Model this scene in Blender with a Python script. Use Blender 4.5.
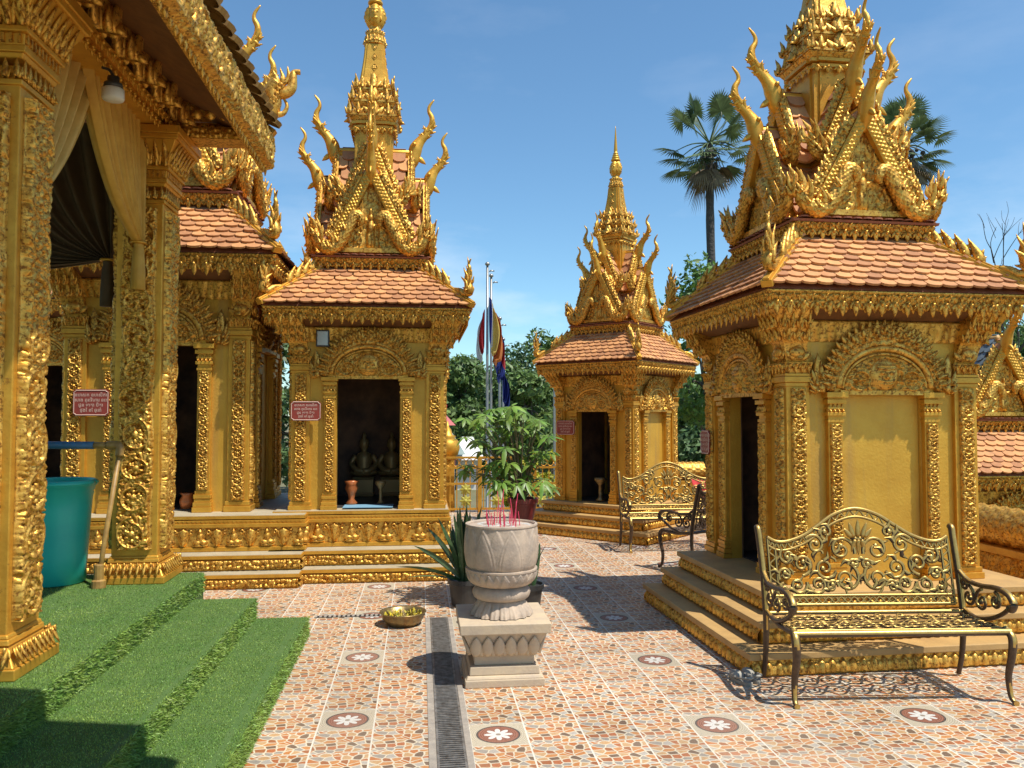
import bpy, math, random
import numpy as np
from mathutils import Matrix, Vector
random.seed(7); RNG = np.random.default_rng(7)
for o in list(bpy.data.objects): bpy.data.objects.remove(o)
S = bpy.context.scene; C = S.collection
R = math.radians

# ---------------------------------------------------------------- camera, sky, sun, exposure
F_PX = 810.0; PITCH = math.atan(32/810); YAW = math.atan(92/810*math.cos(PITCH))
cam = bpy.data.cameras.new('camera'); cam_o = bpy.data.objects.new('camera', cam); C.objects.link(cam_o)
cam.sensor_width = 36; cam.lens = 36*F_PX/1024; cam.clip_end = 2000; cam.clip_start = .05
cam_o.location = (0, 0, 1.69); cam_o.rotation_euler = (math.pi/2+PITCH, 0, -YAW)
S.camera = cam_o
SUN = Vector((.39, -.31, 1.0)).normalized()
elev = math.asin(SUN.z); az = math.atan2(SUN.x, SUN.y)
W = bpy.data.worlds.new('World'); S.world = W; W.use_nodes = True
nt = W.node_tree; nt.nodes.clear()
sky = nt.nodes.new('ShaderNodeTexSky'); sky.sky_type = 'NISHITA'; sky.sun_disc = False
sky.sun_elevation = elev; sky.sun_rotation = az; sky.altitude = 50; sky.air_density = 1.0; sky.dust_density = .25; sky.ozone_density = 3.2
bg = nt.nodes.new('ShaderNodeBackground'); bg.inputs['Strength'].default_value = .135
wo = nt.nodes.new('ShaderNodeOutputWorld')
tc = nt.nodes.new('ShaderNodeTexCoord'); mp = nt.nodes.new('ShaderNodeMapping'); mp.inputs['Scale'].default_value = (3.2, 3.2, 9)
nz = nt.nodes.new('ShaderNodeTexNoise'); nz.inputs['Scale'].default_value = 1.0; nz.inputs['Detail'].default_value = 7; nz.inputs['Roughness'].default_value = .58
rp = nt.nodes.new('ShaderNodeValToRGB'); rp.color_ramp.elements[0].position = .53; rp.color_ramp.elements[1].position = .80
sx = nt.nodes.new('ShaderNodeSeparateXYZ'); mr = nt.nodes.new('ShaderNodeMapRange')
mr.inputs[1].default_value = .02; mr.inputs[2].default_value = .30; mr.inputs[3].default_value = .85; mr.inputs[4].default_value = .10
mu = nt.nodes.new('ShaderNodeMath'); mu.operation = 'MULTIPLY'
mx = nt.nodes.new('ShaderNodeMixRGB'); mx.inputs[2].default_value = (6.6, 7.0, 7.6, 1)
L = nt.links.new
L(tc.outputs['Generated'], mp.inputs[0]); L(mp.outputs[0], nz.inputs[0]); L(nz.outputs[0], rp.inputs[0])
L(tc.outputs['Generated'], sx.inputs[0]); L(sx.outputs[2], mr.inputs[0]); L(rp.outputs[0], mu.inputs[0]); L(mr.outputs[0], mu.inputs[1])
tint = nt.nodes.new('ShaderNodeMixRGB'); tint.blend_type = 'MULTIPLY'; tint.inputs[0].default_value = 1; tint.inputs[2].default_value = (.80, 1.02, 1.05, 1)
L(sky.outputs[0], tint.inputs[1]); L(mu.outputs[0], mx.inputs[0]); L(tint.outputs[0], mx.inputs[1]); L(mx.outputs[0], bg.inputs[0]); L(bg.outputs[0], wo.inputs[0])
sl = bpy.data.lights.new('sun', 'SUN'); sl.energy = 5.0; sl.angle = R(.53); sl.color = (1, .95, .86)
so = bpy.data.objects.new('sun', sl); C.objects.link(so); so.rotation_euler = SUN.to_track_quat('Z', 'Y').to_euler()
S.view_settings.view_transform = 'Standard'; S.view_settings.look = 'None'; S.view_settings.exposure = 0.27; S.view_settings.gamma = 1
S.render.engine = 'CYCLES'
try:
    S.cycles.use_denoising = True; S.cycles.max_bounces = 7; S.cycles.diffuse_bounces = 4; S.cycles.glossy_bounces = 4
    S.cycles.sample_clamp_indirect = 6
except Exception: pass

# ---------------------------------------------------------------- materials
def mat(name, col=(.5, .5, .5), rough=.6, metal=0.0, noise=None, bump=None, spec=.5, island=0.0, col2=None, trans=0.0, wear=None, streak=None):
    """noise = (scale, detail, colour2, amount);  bump = (scale, strength, distance)"""
    m = bpy.data.materials.new(name); m.use_nodes = True; t = m.node_tree; b = t.nodes['Principled BSDF']
    b.inputs['Base Color'].default_value = (*col, 1); b.inputs['Roughness'].default_value = rough; b.inputs['Metallic'].default_value = metal
    b.inputs['Specular IOR Level'].default_value = spec
    last = None
    g = t.nodes.new('ShaderNodeNewGeometry')
    if noise:
        n = t.nodes.new('ShaderNodeTexNoise'); n.inputs['Scale'].default_value = noise[0]; n.inputs['Detail'].default_value = noise[1]
        n.inputs['Roughness'].default_value = .62
        t.links.new(g.outputs['Position'], n.inputs['Vector'])
        r = t.nodes.new('ShaderNodeMapRange'); r.inputs[1].default_value = .35; r.inputs[2].default_value = .7; r.inputs[4].default_value = noise[3]
        t.links.new(n.outputs[0], r.inputs[0])
        x = t.nodes.new('ShaderNodeMixRGB'); x.inputs[1].default_value = (*col, 1); x.inputs[2].default_value = (*noise[2], 1)
        t.links.new(r.outputs[0], x.inputs[0]); last = x.outputs[0]
    if streak:
        vm = t.nodes.new('ShaderNodeVectorMath'); vm.operation = 'MULTIPLY'; vm.inputs[1].default_value = streak[0]; t.links.new(g.outputs['Position'], vm.inputs[0])
        n = t.nodes.new('ShaderNodeTexNoise'); n.inputs['Scale'].default_value = 1.0; n.inputs['Detail'].default_value = 6; t.links.new(vm.outputs[0], n.inputs['Vector'])
        r = t.nodes.new('ShaderNodeMapRange'); r.inputs[1].default_value = streak[1]-.06; r.inputs[2].default_value = streak[1]+.10; r.inputs[4].default_value = streak[3]; t.links.new(n.outputs[0], r.inputs[0])
        x = t.nodes.new('ShaderNodeMixRGB'); x.inputs[1].default_value = (*col, 1); x.inputs[2].default_value = (*streak[2], 1)
        if last: t.links.new(last, x.inputs[1])
        t.links.new(r.outputs[0], x.inputs[0]); last = x.outputs[0]
    if wear:
        n = t.nodes.new('ShaderNodeTexNoise'); n.inputs['Scale'].default_value = wear[0]; n.inputs['Detail'].default_value = 8; n.inputs['Roughness'].default_value = .7
        t.links.new(g.outputs['Position'], n.inputs['Vector']); r = t.nodes.new('ShaderNodeMapRange'); r.inputs[1].default_value = wear[1]; r.inputs[2].default_value = wear[1]+.10; r.inputs[4].default_value = wear[3]
        t.links.new(n.outputs[0], r.inputs[0]); x = t.nodes.new('ShaderNodeMixRGB'); x.inputs[1].default_value = (*col, 1); x.inputs[2].default_value = (*wear[2], 1)
        if last: t.links.new(last, x.inputs[1])
        t.links.new(r.outputs[0], x.inputs[0]); last = x.outputs[0]
        m2 = t.nodes.new('ShaderNodeMath'); m2.operation = 'MULTIPLY_ADD'; m2.inputs[1].default_value = .25; m2.inputs[2].default_value = rough; t.links.new(r.outputs[0], m2.inputs[0]); t.links.new(m2.outputs[0], b.inputs['Roughness'])
    if island:
        h = t.nodes.new('ShaderNodeHueSaturation'); h.inputs['Color'].default_value = (*col, 1)
        if last: t.links.new(last, h.inputs['Color'])
        r2 = t.nodes.new('ShaderNodeMapRange'); r2.inputs[3].default_value = 1-island; r2.inputs[4].default_value = 1+island
        t.links.new(g.outputs['Random Per Island'], r2.inputs[0]); t.links.new(r2.outputs[0], h.inputs['Value'])
        r3 = t.nodes.new('ShaderNodeMapRange'); r3.inputs[3].default_value = .5-island*.01; r3.inputs[4].default_value = .5+island*.03
        t.links.new(g.outputs['Random Per Island'], r3.inputs[0]); t.links.new(r3.outputs[0], h.inputs['Hue'])
        last = h.outputs[0]
    if last: t.links.new(last, b.inputs['Base Color'])
    if bump:
        n2 = t.nodes.new('ShaderNodeTexNoise'); n2.inputs['Scale'].default_value = bump[0]; n2.inputs['Detail'].default_value = 5
        t.links.new(g.outputs['Position'], n2.inputs['Vector'])
        bp = t.nodes.new('ShaderNodeBump'); bp.inputs['Strength'].default_value = bump[1]; bp.inputs['Distance'].default_value = bump[2]
        t.links.new(n2.outputs[0], bp.inputs['Height']); t.links.new(bp.outputs[0], b.inputs['Normal'])
    if trans:
        b.inputs['Transmission Weight'].default_value = 0
        tr = t.nodes.new('ShaderNodeBsdfTranslucent'); ms = t.nodes.new('ShaderNodeMixShader'); ms.inputs[0].default_value = trans
        out = t.nodes['Material Output']
        if last: t.links.new(last, tr.inputs[0])
        else: tr.inputs[0].default_value = (*col, 1)
        t.links.new(b.outputs[0], ms.inputs[1]); t.links.new(tr.outputs[0], ms.inputs[2]); t.links.new(ms.outputs[0], out.inputs[0])
    return m
GOLD = (.72, .395, .052)
M = {}
M['gold'] = mat('gold_paint', GOLD, .44, .55, (9, 5, (.58, .28, .03), 1.0), (70, .35, .004), wear=(24, .60, (.26, .11, .02), .8))
M['wall'] = mat('gold_stucco', (.70, .405, .052), .46, .40, (2.2, 7, (.55, .285, .03), 1.0), (44, .40, .008), wear=(6, .66, (.40, .22, .06), .45), streak=((9, 9, .55), .60, (.40, .24, .085), .42))
M['relief'] = mat('gold_relief', (.84, .51, .105), .45, .72, (14, 4, (.60, .28, .032), 1.0), (160, .3, .003), wear=(42, .50, (.22, .085, .016), .88))
M['dull'] = mat('dull_gold_tread', (.50, .31, .11), .6, .05, (6, 6, (.38, .23, .085), 1.0), (40, .4, .004))
M['floorgold'] = mat('grey_gold_floor', (.42, .36, .25), .6, 0, (5, 6, (.32, .27, .17), 1.0), (40, .4, .003))
M['tile'] = mat('terracotta_tile', (.56, .255, .10), .78, 0, (16, 5, (.44, .185, .07), .9), (60, .4, .003), island=.30, wear=(3.2, .60, (.20, .12, .08), .6))
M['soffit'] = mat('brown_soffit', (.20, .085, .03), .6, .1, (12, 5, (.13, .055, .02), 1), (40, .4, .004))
M['lip'] = mat('terracotta_lip', (.33, .10, .045), .7, 0, (20, 4, (.22, .07, .03), .8), (60, .4, .003), island=.15)
M['greytile'] = mat('grey_blue_tile', (.16, .20, .22), .6, 0, (12, 4, (.09, .11, .12), .8), (60, .4, .003), island=.2)
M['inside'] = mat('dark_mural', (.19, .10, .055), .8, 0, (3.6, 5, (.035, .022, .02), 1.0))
M['black'] = mat('dark_floor', (.05, .045, .04), .5, 0, (8, 4, (.03, .03, .03), 1))
M['turfbase'] = mat('turf_base', (.060, .125, .022), .9, 0, (7, 5, (.085, .15, .035), 1), (120, .8, .01))
M['blade'] = mat('turf_blade', (.27, .36, .065), .5, 0, (3.2, 6, (.13, .25, .042), 1), None, island=.45, trans=.15)
M['stone'] = mat('sandstone', (.55, .43, .28), .75, 0, (9, 6, (.43, .34, .25), .9), (55, .45, .004))
M['stone2'] = mat('carved_urn_stone', (.50, .385, .28), .72, 0, (11, 6, (.30, .24, .19), .95), (65, .5, .004))
M['groove'] = mat('stone_recess', (.33, .25, .18), .8, 0, (20, 4, (.26, .19, .13), 1))
M['ash'] = mat('incense_ash', (.55, .52, .47), .95, 0, (80, 4, (.35, .33, .30), 1), (150, .8, .006))
M['red'] = mat('incense_red', (.66, .05, .11), .7)
M['plaque'] = mat('plaque_red', (.30, .045, .03), .45, 0, (30, 4, (.22, .035, .025), 1))
M['plaquelet'] = mat('plaque_letters', (.70, .52, .42), .6)
M['teal'] = mat('turquoise_plastic', (.035, .52, .40), .38, 0, (4, 5, (.025, .44, .37), 1))
M['blue'] = mat('blue_pipe', (.03, .14, .28), .45, 0, (30, 4, (.05, .10, .14), 1))
M['pipegold'] = mat('painted_pipe', (.25, .135, .035), .5, .0, (18, 5, (.40, .24, .06), 1))
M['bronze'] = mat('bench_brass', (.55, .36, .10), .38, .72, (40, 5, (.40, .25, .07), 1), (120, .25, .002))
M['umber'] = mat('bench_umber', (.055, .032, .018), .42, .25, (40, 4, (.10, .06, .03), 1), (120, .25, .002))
M['brass'] = mat('aged_brass', (.36, .25, .10), .4, .7, (22, 5, (.14, .10, .05), 1), (80, .3, .003))
M['steel'] = mat('drain_steel', (.36, .34, .31), .45, .6, (25, 5, (.14, .12, .10), 1))
M['concrete'] = mat('drain_concrete', (.36, .31, .25), .85, 0, (12, 6, (.22, .19, .16), 1), (80, .5, .004))
M['void'] = mat('drain_dark', (.02, .018, .016), .9)
M['potblack'] = mat('black_pot', (.022, .022, .022), .4, 0, (12, 4, (.04, .038, .034), 1))
M['potred'] = mat('maroon_pot', (.20, .028, .022), .4, 0, (12, 4, (.14, .02, .018), 1))
M['leaf'] = mat('umbrella_plant_leaf', (.22, .32, .05), .42, 0, (5, 3, (.09, .19, .025), 1), None, island=.4, trans=.3)
M['sans'] = mat('snake_plant_leaf', (.035, .075, .022), .4, 0, (30, 4, (.09, .13, .05), .9), None, island=.25)
M['stem'] = mat('plant_stem', (.16, .12, .06), .7)
M['bark'] = mat('tree_bark', (.13, .10, .075), .9, 0, (10, 5, (.07, .055, .04), 1), (30, .8, .02))
M['palmbark'] = mat('palm_bark', (.075, .065, .058), .9, 0, (5, 5, (.04, .035, .03), 1), (14, .9, .05))
M['palmleaf'] = mat('palm_frond', (.17, .22, .09), .45, 0, (2, 3, (.05, .085, .035), 1), None, island=.35, trans=.2)
M['deadleaf'] = mat('dry_frond', (.21, .15, .085), .8, 0, (3, 3, (.12, .085, .05), 1), None, island=.3)
M['treeA'] = mat('dark_tree_leaf', (.13, .195, .06), .5, 0, (.9, 3, (.065, .115, .038), 1), None, island=.45, trans=.25)
M['treeB'] = mat('mid_tree_leaf', (.165, .235, .06), .5, 0, (.9, 3, (.085, .145, .036), 1), None, island=.4, trans=.25)
M['treeC'] = mat('bright_tree_leaf', (.15, .24, .04), .5, 0, (1.2, 3, (.085, .16, .03), 1), None, island=.35, trans=.35)
M['yellowleaf'] = mat('yellow_leaf', (.52, .47, .03), .5, 0, (3, 3, (.30, .33, .03), 1), None, island=.3, trans=.3)
M['twig'] = mat('bare_twig', (.06, .045, .035), .9)
M['polemetal'] = mat('flagpole_steel', (.34, .32, .29), .4, .7)
M['white'] = mat('white_paint', (.78, .77, .74), .5, 0, (4, 4, (.66, .65, .62), 1))
M['lamp'] = mat('lamp_shade', (.66, .64, .58), .35)
M['lampdark'] = mat('lamp_fitting', (.05, .05, .05), .4)
M['glass'] = mat('floodlight_glass', (.42, .42, .38), .12, .2)
M['curtain'] = mat('gold_curtain', (.66, .38, .06), .65, 0, (8, 3, (.54, .29, .04), 1), None, trans=.06)
M['sheer'] = mat('pale_curtain', (.74, .52, .17), .7, 0, (8, 3, (.62, .42, .12), 1), None, trans=.12)
M['backlitcur'] = mat('backlit_curtain', (.10, .062, .026), .75, 0, (8, 3, (.07, .042, .018), 1))  # shade of the backlit rear curtain, put into its cloth colour
M['f_blue'] = mat('flag_blue', (.02, .035, .22), .7, trans=.3); M['f_red'] = mat('flag_red', (.50, .035, .04), .7, trans=.3)
M['f_yel'] = mat('flag_yellow', (.80, .58, .14), .7, trans=.3); M['f_org'] = mat('flag_orange', (.68, .22, .05), .7, trans=.3)
M['f_whi'] = mat('flag_white', (.74, .72, .70), .7, trans=.3)
M['house'] = mat('house_wall', (.70, .66, .62), .8, 0, (1, 4, (.58, .54, .50), 1)); M['pink'] = mat('house_band', (.48, .13, .12), .7)
M['housetile'] = mat('house_roof', (.15, .22, .20), .6, 0, (3, 3, (.24, .28, .25), 1), island=.2); M['redridge'] = mat('house_ridge', (.50, .07, .06), .6)
M['grass'] = mat('far_ground', (.11, .12, .05), .95, 0, (.15, 5, (.20, .16, .09), 1)); M['terr'] = mat('terrace_side', (.40, .28, .12), .8, 0, (2, 4, (.3, .2, .1), 1))
M['petal'] = mat('offering_petal', (.65, .42, .03), .6, 0, (40, 3, (.15, .20, .03), 1), None, island=.4)
M['grey'] = mat('grey_rubber', (.36, .33, .27), .7, 0, (30, 3, (.26, .24, .2), 1))
M['flower'] = mat('painted_rosette', (.42, .38, .06), .6)
M['candle'] = mat('orange_vase', (.48, .15, .05), .3, .3); M['statue'] = mat('gilt_statue', (.30, .20, .08), .45, .4)
M['cloth'] = mat('mat_blue', (.16, .32, .44), .7); M['clothred'] = mat('mat_red', (.5, .05, .06), .7)
M['redcloth'] = mat('red_cushion', (.60, .03, .03), .7)

def floor_material():
    m = bpy.data.materials.new('crazy_paving_tiles'); m.use_nodes = True; t = m.node_tree; b = t.nodes['Principled BSDF']
    N = t.nodes.new; Lk = t.links.new
    def math_(op, a, b_=None, c=None):
        n = N('ShaderNodeMath'); n.operation = op
        for i, v in enumerate((a, b_, c)):
            if v is None: continue
            if isinstance(v, (int, float)): n.inputs[i].default_value = v
            else: Lk(v, n.inputs[i])
        return n.outputs[0]
    def mixc(f, a, c):
        n = N('ShaderNodeMixRGB')
        for i, v in ((0, f), (1, a), (2, c)):
            if isinstance(v, tuple): n.inputs[i].default_value = (*v, 1)
            elif isinstance(v, (int, float)): n.inputs[i].default_value = v
            else: Lk(v, n.inputs[i])
        return n.outputs[0]
    g = N('ShaderNodeNewGeometry'); s = N('ShaderNodeSeparateXYZ'); Lk(g.outputs['Position'], s.inputs[0])
    X, Y = s.outputs[0], s.outputs[1]
    left = math_('LESS_THAN', X, .16)
    Xs = math_('SUBTRACT', X, math_('SUBTRACT', .27, math_('MULTIPLY', left, .212)))
    Ys = math_('SUBTRACT', Y, 4.20)
    T = .3005; TY = .296
    u = math_('FLOORED_MODULO', Xs, T); v = math_('FLOORED_MODULO', Ys, TY)
    iu = math_('FLOOR', math_('DIVIDE', Xs, T)); iv = math_('FLOOR', math_('DIVIDE', Ys, TY))
    # every tile carries the same printed stones
    cv = N('ShaderNodeCombineXYZ'); Lk(math_('MULTIPLY', u, .92), cv.inputs[0]); Lk(math_('MULTIPLY', v, 1.10), cv.inputs[1])
    dn = N('ShaderNodeTexNoise'); dn.inputs['Scale'].default_value = 9; Lk(cv.outputs[0], dn.inputs['Vector'])
    va = N('ShaderNodeVectorMath'); va.operation = 'MULTIPLY_ADD'; Lk(dn.outputs['Color'], va.inputs[0]); va.inputs[1].default_value = (.05, .05, 0); Lk(cv.outputs[0], va.inputs[2])
    vo = N('ShaderNodeTexVoronoi'); vo.voronoi_dimensions = '2D'; vo.inputs['Scale'].default_value = 22.5; vo.inputs['Randomness'].default_value = .9; Lk(va.outputs[0], vo.inputs['Vector'])
    ve = N('ShaderNodeTexVoronoi'); ve.voronoi_dimensions = '2D'; ve.feature = 'DISTANCE_TO_EDGE'; ve.inputs['Scale'].default_value = 22.5; ve.inputs['Randomness'].default_value = .9; Lk(va.outputs[0], ve.inputs['Vector'])
    sc = N('ShaderNodeSeparateColor'); Lk(vo.outputs['Color'], sc.inputs[0])
    cr = N('ShaderNodeValToRGB'); cr.color_ramp.interpolation = 'CONSTANT'
    cols = [(0, (.40, .140, .042)), (.16, (.44, .195, .068)), (.32, (.44, .265, .125)), (.45, (.29, .105, .04)), (.56, (.27, .235, .195)), (.65, (.42, .170, .052)), (.77, (.15, .095, .06)), (.84, (.36, .32, .27)), (.92, (.36, .12, .045))]
    e = cr.color_ramp.elements; e[0].position = 0; e[0].color = (*cols[0][1], 1); e[1].position = cols[1][0]; e[1].color = (*cols[1][1], 1)
    for p, c in cols[2:]:
        k = e.new(p); k.color = (*c, 1)
    Lk(sc.outputs[0], cr.inputs[0])
    n2 = N('ShaderNodeTexNoise'); n2.inputs['Scale'].default_value = 60; n2.inputs['Detail'].default_value = 4; Lk(g.outputs['Position'], n2.inputs['Vector'])
    hv = N('ShaderNodeHueSaturation'); Lk(cr.outputs[0], hv.inputs['Color']); Lk(math_('ADD', math_('MULTIPLY', n2.outputs[0], .5), .75), hv.inputs['Value'])
    mor = N('ShaderNodeMapRange'); mor.inputs[1].default_value = .06; mor.inputs[2].default_value = .115; Lk(ve.outputs[0], mor.inputs[0])
    n3 = N('ShaderNodeTexNoise'); n3.inputs['Scale'].default_value = 1.3; n3.inputs['Detail'].default_value = 6; Lk(g.outputs['Position'], n3.inputs['Vector'])
    grout = mixc(n3.outputs[0], (.64, .565, .42), (.48, .40, .28))
    col = mixc(mor.outputs[0], grout, hv.outputs[0])
    # joint between the square tiles
    du = math_('MINIMUM', u, math_('SUBTRACT', T, u)); dv = math_('MINIMUM', v, math_('SUBTRACT', TY, v))
    joint = math_('LESS_THAN', math_('MINIMUM', math_('MULTIPLY', du, 1.0), math_('MULTIPLY', dv, 1.7)), .0044)
    # flower tiles, every fourth tile each way
    mu_ = math_('FLOORED_MODULO', iu, 4); mv_ = math_('FLOORED_MODULO', iv, 4)
    tgt = math_('MULTIPLY', left, 2)
    isf = math_('MULTIPLY', math_('COMPARE', mu_, tgt, .1), math_('COMPARE', mv_, math_('MULTIPLY', left, 1), .1))
    a = math_('SUBTRACT', u, T/2); c = math_('SUBTRACT', v, TY/2)
    rr = math_('SQRT', math_('ADD', math_('MULTIPLY', a, a), math_('MULTIPLY', c, c)))
    th = math_('ARCTAN2', c, a)
    pet = math_('ABSOLUTE', math_('COSINE', math_('MULTIPLY', th, 4)))
    petr = math_('ADD', .028, math_('MULTIPLY', math_('POWER', pet, .8), .048))
    inpet = math_('LESS_THAN', rr, petr)
    core = math_('LESS_THAN', rr, .014)
    disc = math_('LESS_THAN', rr, .108); ring = math_('LESS_THAN', rr, .118)
    dots = math_('GREATER_THAN', math_('SINE', math_('MULTIPLY', rr, 520)), .55)
    fcol = mixc(dots, (.46, .40, .29), (.33, .27, .19))
    fcol = mixc(ring, fcol, (.06, .05, .045)); fcol = mixc(disc, fcol, mixc(dots, (.20, .075, .045), (.30, .13, .085)))
    fcol = mixc(inpet, fcol, (.56, .54, .49)); fcol = mixc(core, fcol, (.25, .20, .15))
    col = mixc(isf, col, fcol)
    col = mixc(joint, col, (.62, .57, .47))
    # dust and damp marks
    n4 = N('ShaderNodeTexNoise'); n4.inputs['Scale'].default_value = .8; n4.inputs['Detail'].default_value = 8; n4.inputs['Roughness'].default_value = .65; Lk(g.outputs['Position'], n4.inputs['Vector'])
    dr = N('ShaderNodeMapRange'); dr.inputs[1].default_value = .45; dr.inputs[2].default_value = .75; dr.inputs[4].default_value = .40; Lk(n4.outputs[0], dr.inputs[0])
    col = mixc(dr.outputs[0], col, (.42, .33, .24))
    wn = N('ShaderNodeTexWhiteNoise'); wn.noise_dimensions = '2D'; cw = N('ShaderNodeCombineXYZ'); Lk(iu, cw.inputs[0]); Lk(iv, cw.inputs[1]); Lk(cw.outputs[0], wn.inputs['Vector'])
    hs = N('ShaderNodeHueSaturation'); Lk(col, hs.inputs['Color']); Lk(math_('MULTIPLY_ADD', wn.outputs['Value'], .26, .87), hs.inputs['Value']); col = hs.outputs[0]
    Lk(col, b.inputs['Base Color'])
    rv = math_('ADD', .38, math_('MULTIPLY', n4.outputs[0], .35)); Lk(rv, b.inputs['Roughness'])
    bp = N('ShaderNodeBump'); bp.inputs['Strength'].default_value = .35; bp.inputs['Distance'].default_value = .004
    hgt = math_('SUBTRACT', mor.outputs[0], math_('MULTIPLY', joint, 1.5)); Lk(hgt, bp.inputs['Height']); Lk(bp.outputs[0], b.inputs['Normal'])
    return m
M['paving'] = floor_material()

# ---------------------------------------------------------------- mesh helpers (all numpy)
I4 = np.eye(4)
def T_(x=0, y=0, z=0):
    m = np.eye(4); m[:3, 3] = (x, y, z); return m
def RZ(a):
    m = np.eye(4); c, s = math.cos(a), math.sin(a); m[:2, :2] = ((c, -s), (s, c)); return m
def RX(a):
    m = np.eye(4); c, s = math.cos(a), math.sin(a); m[1:3, 1:3] = ((c, -s), (s, c)); return m
def RY(a):
    m = np.eye(4); c, s = math.cos(a), math.sin(a); m[0, 0] = c; m[0, 2] = s; m[2, 0] = -s; m[2, 2] = c; return m
def SC(x, y=None, z=None):
    y = x if y is None else y; z = x if z is None else z
    return np.diag((x, y, z, 1.0))
def FR(o, x, y, z):
    """frame: columns are the images of the x, y and z axes"""
    m = np.eye(4); m[:3, 0] = x; m[:3, 1] = y; m[:3, 2] = z; m[:3, 3] = o; return m
class MB:
    def __init__(s): s.V = []; s.F = []; s.n = 0
    def add(s, VF, M4=None, mat=0, smooth=False):
        V, Fs = VF; V = np.asarray(V, float)
        flip = False
        if M4 is not None:
            V = V @ M4[:3, :3].T + M4[:3, 3]; flip = np.linalg.det(M4[:3, :3]) < 0
        s.V.append(V)
        for f in Fs:
            f = np.asarray(f, int)
            if f.ndim == 1: f = f[None]
            if flip: f = f[:, ::-1]
            mm = mat if isinstance(mat, np.ndarray) else np.full(len(f), mat)
            s.F.append((f+s.n, mm, smooth))
        s.n += len(V); return s
    def merge(s, o, M4=None):
        for_flip = M4 is not None and np.linalg.det(M4[:3, :3]) < 0
        V = np.concatenate(o.V) if o.V else np.zeros((0, 3))
        if M4 is not None: V = V @ M4[:3, :3].T + M4[:3, 3]
        s.V.append(V)
        for f, mm, sm in o.F: s.F.append(((f[:, ::-1] if for_flip else f)+s.n, mm, sm))
        s.n += len(V); return s
    def mesh(s, name, mats):
        me = bpy.data.meshes.new(name)
        V = np.concatenate(s.V); nf = sum(len(f) for f, _, _ in s.F)
        ls = np.concatenate([f.ravel() for f, _, _ in s.F]); tot = np.concatenate([np.full(len(f), f.shape[1]) for f, _, _ in s.F])
        st = np.concatenate(([0], np.cumsum(tot)[:-1]))
        me.vertices.add(len(V)); me.vertices.foreach_set('co', V.ravel().astype(np.float32))
        me.loops.add(len(ls)); me.loops.foreach_set('vertex_index', ls.astype(np.int32))
        me.polygons.add(nf); me.polygons.foreach_set('loop_start', st.astype(np.int32)); me.polygons.foreach_set('loop_total', tot.astype(np.int32))
        me.polygons.foreach_set('material_index', np.concatenate([m for _, m, _ in s.F]).astype(np.int32))
        me.polygons.foreach_set('use_smooth', np.concatenate([np.full(len(f), sm) for f, _, sm in s.F]))
        for m in (mats if isinstance(mats, (list, tuple)) else [mats]): me.materials.append(m if not isinstance(m, str) else M[m])
        me.update(calc_edges=True); me.validate(); return me
    def build(s, name, mats, parent=None, bevel=0):
        o = bpy.data.objects.new(name, s.mesh(name, mats)); C.objects.link(o)
        if parent: o.parent = parent
        if bevel:
            b = o.modifiers.new('bevel', 'BEVEL'); b.width = bevel; b.segments = 2; b.limit_method = 'ANGLE'; b.angle_limit = R(40)
        return o
def tag(o, label, cat, group=None, kind=None):
    if label: o['label'] = label
    if cat: o['category'] = cat
    if group: o['group'] = group
    if kind: o['kind'] = kind
    return o
def thing(name, label, cat, loc=(0, 0, 0), rz=0, group=None):
    o = bpy.data.objects.new(name, None); C.objects.link(o); o.location = loc; o.rotation_euler = (0, 0, rz); o.empty_display_size = .2
    return tag(o, label, cat, group)
def copy_tree(o, parent=None, skip=()):
    c = o.copy(); C.objects.link(c)
    if parent is not None: c.parent = parent
    for ch in list(o.children):
        if ch.name.split('.')[0] in skip: continue
        copy_tree(ch, c, skip)
    return c
BOXF = np.array([[0, 3, 2, 1], [4, 5, 6, 7], [0, 1, 5, 4], [1, 2, 6, 5], [2, 3, 7, 6], [3, 0, 4, 7]])
def box(x0, x1, y0, y1, z0, z1):
    return np.array([[x0, y0, z0], [x1, y0, z0], [x1, y1, z0], [x0, y1, z0], [x0, y0, z1], [x1, y0, z1], [x1, y1, z1], [x0, y1, z1]], float), [BOXF]
def frust(h0, z0, h1, z1):
    a, b = h0, h1
    return np.array([[-a, -a, z0], [a, -a, z0], [a, a, z0], [-a, a, z0], [-b, -b, z1], [b, -b, z1], [b, b, z1], [-b, b, z1]], float), [BOXF]
def prism(poly, y0, y1):
    """2-D outline (x,z), counter-clockwise seen from -y, between y0 (front) and y1 (back)"""
    p = np.asarray(poly, float); n = len(p)
    V = np.concatenate((np.c_[p[:, 0], np.full(n, y0), p[:, 1]], np.c_[p[:, 0], np.full(n, y1), p[:, 1]]))
    i = np.arange(n); j = (i+1) % n
    return V, [i[None], (i+n)[::-1][None], np.c_[j, i, i+n, j+n]]
def lathe(prof, n=24, fr=None):
    """profile of (radius, z); fr(theta, k) may scale the radius"""
    p = np.asarray(prof, float); th = np.arange(n)*2*np.pi/n; m = len(p)
    r = p[:, 0][:, None]*np.ones(n)
    if fr is not None: r = r*fr(th[None, :], np.arange(m)[:, None])
    V = np.stack((r*np.cos(th), r*np.sin(th), p[:, 1][:, None]*np.ones(n)), -1).reshape(-1, 3)
    i = np.arange(m-1)[:, None]*n; j = np.arange(n)[None]; k = (j+1) % n
    Fq = np.stack((i+j, i+k, i+n+k, i+n+j), -1).reshape(-1, 4)
    return V, [Fq, np.arange(n)[::-1][None], (np.arange(n)+(m-1)*n)[None]]
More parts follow.
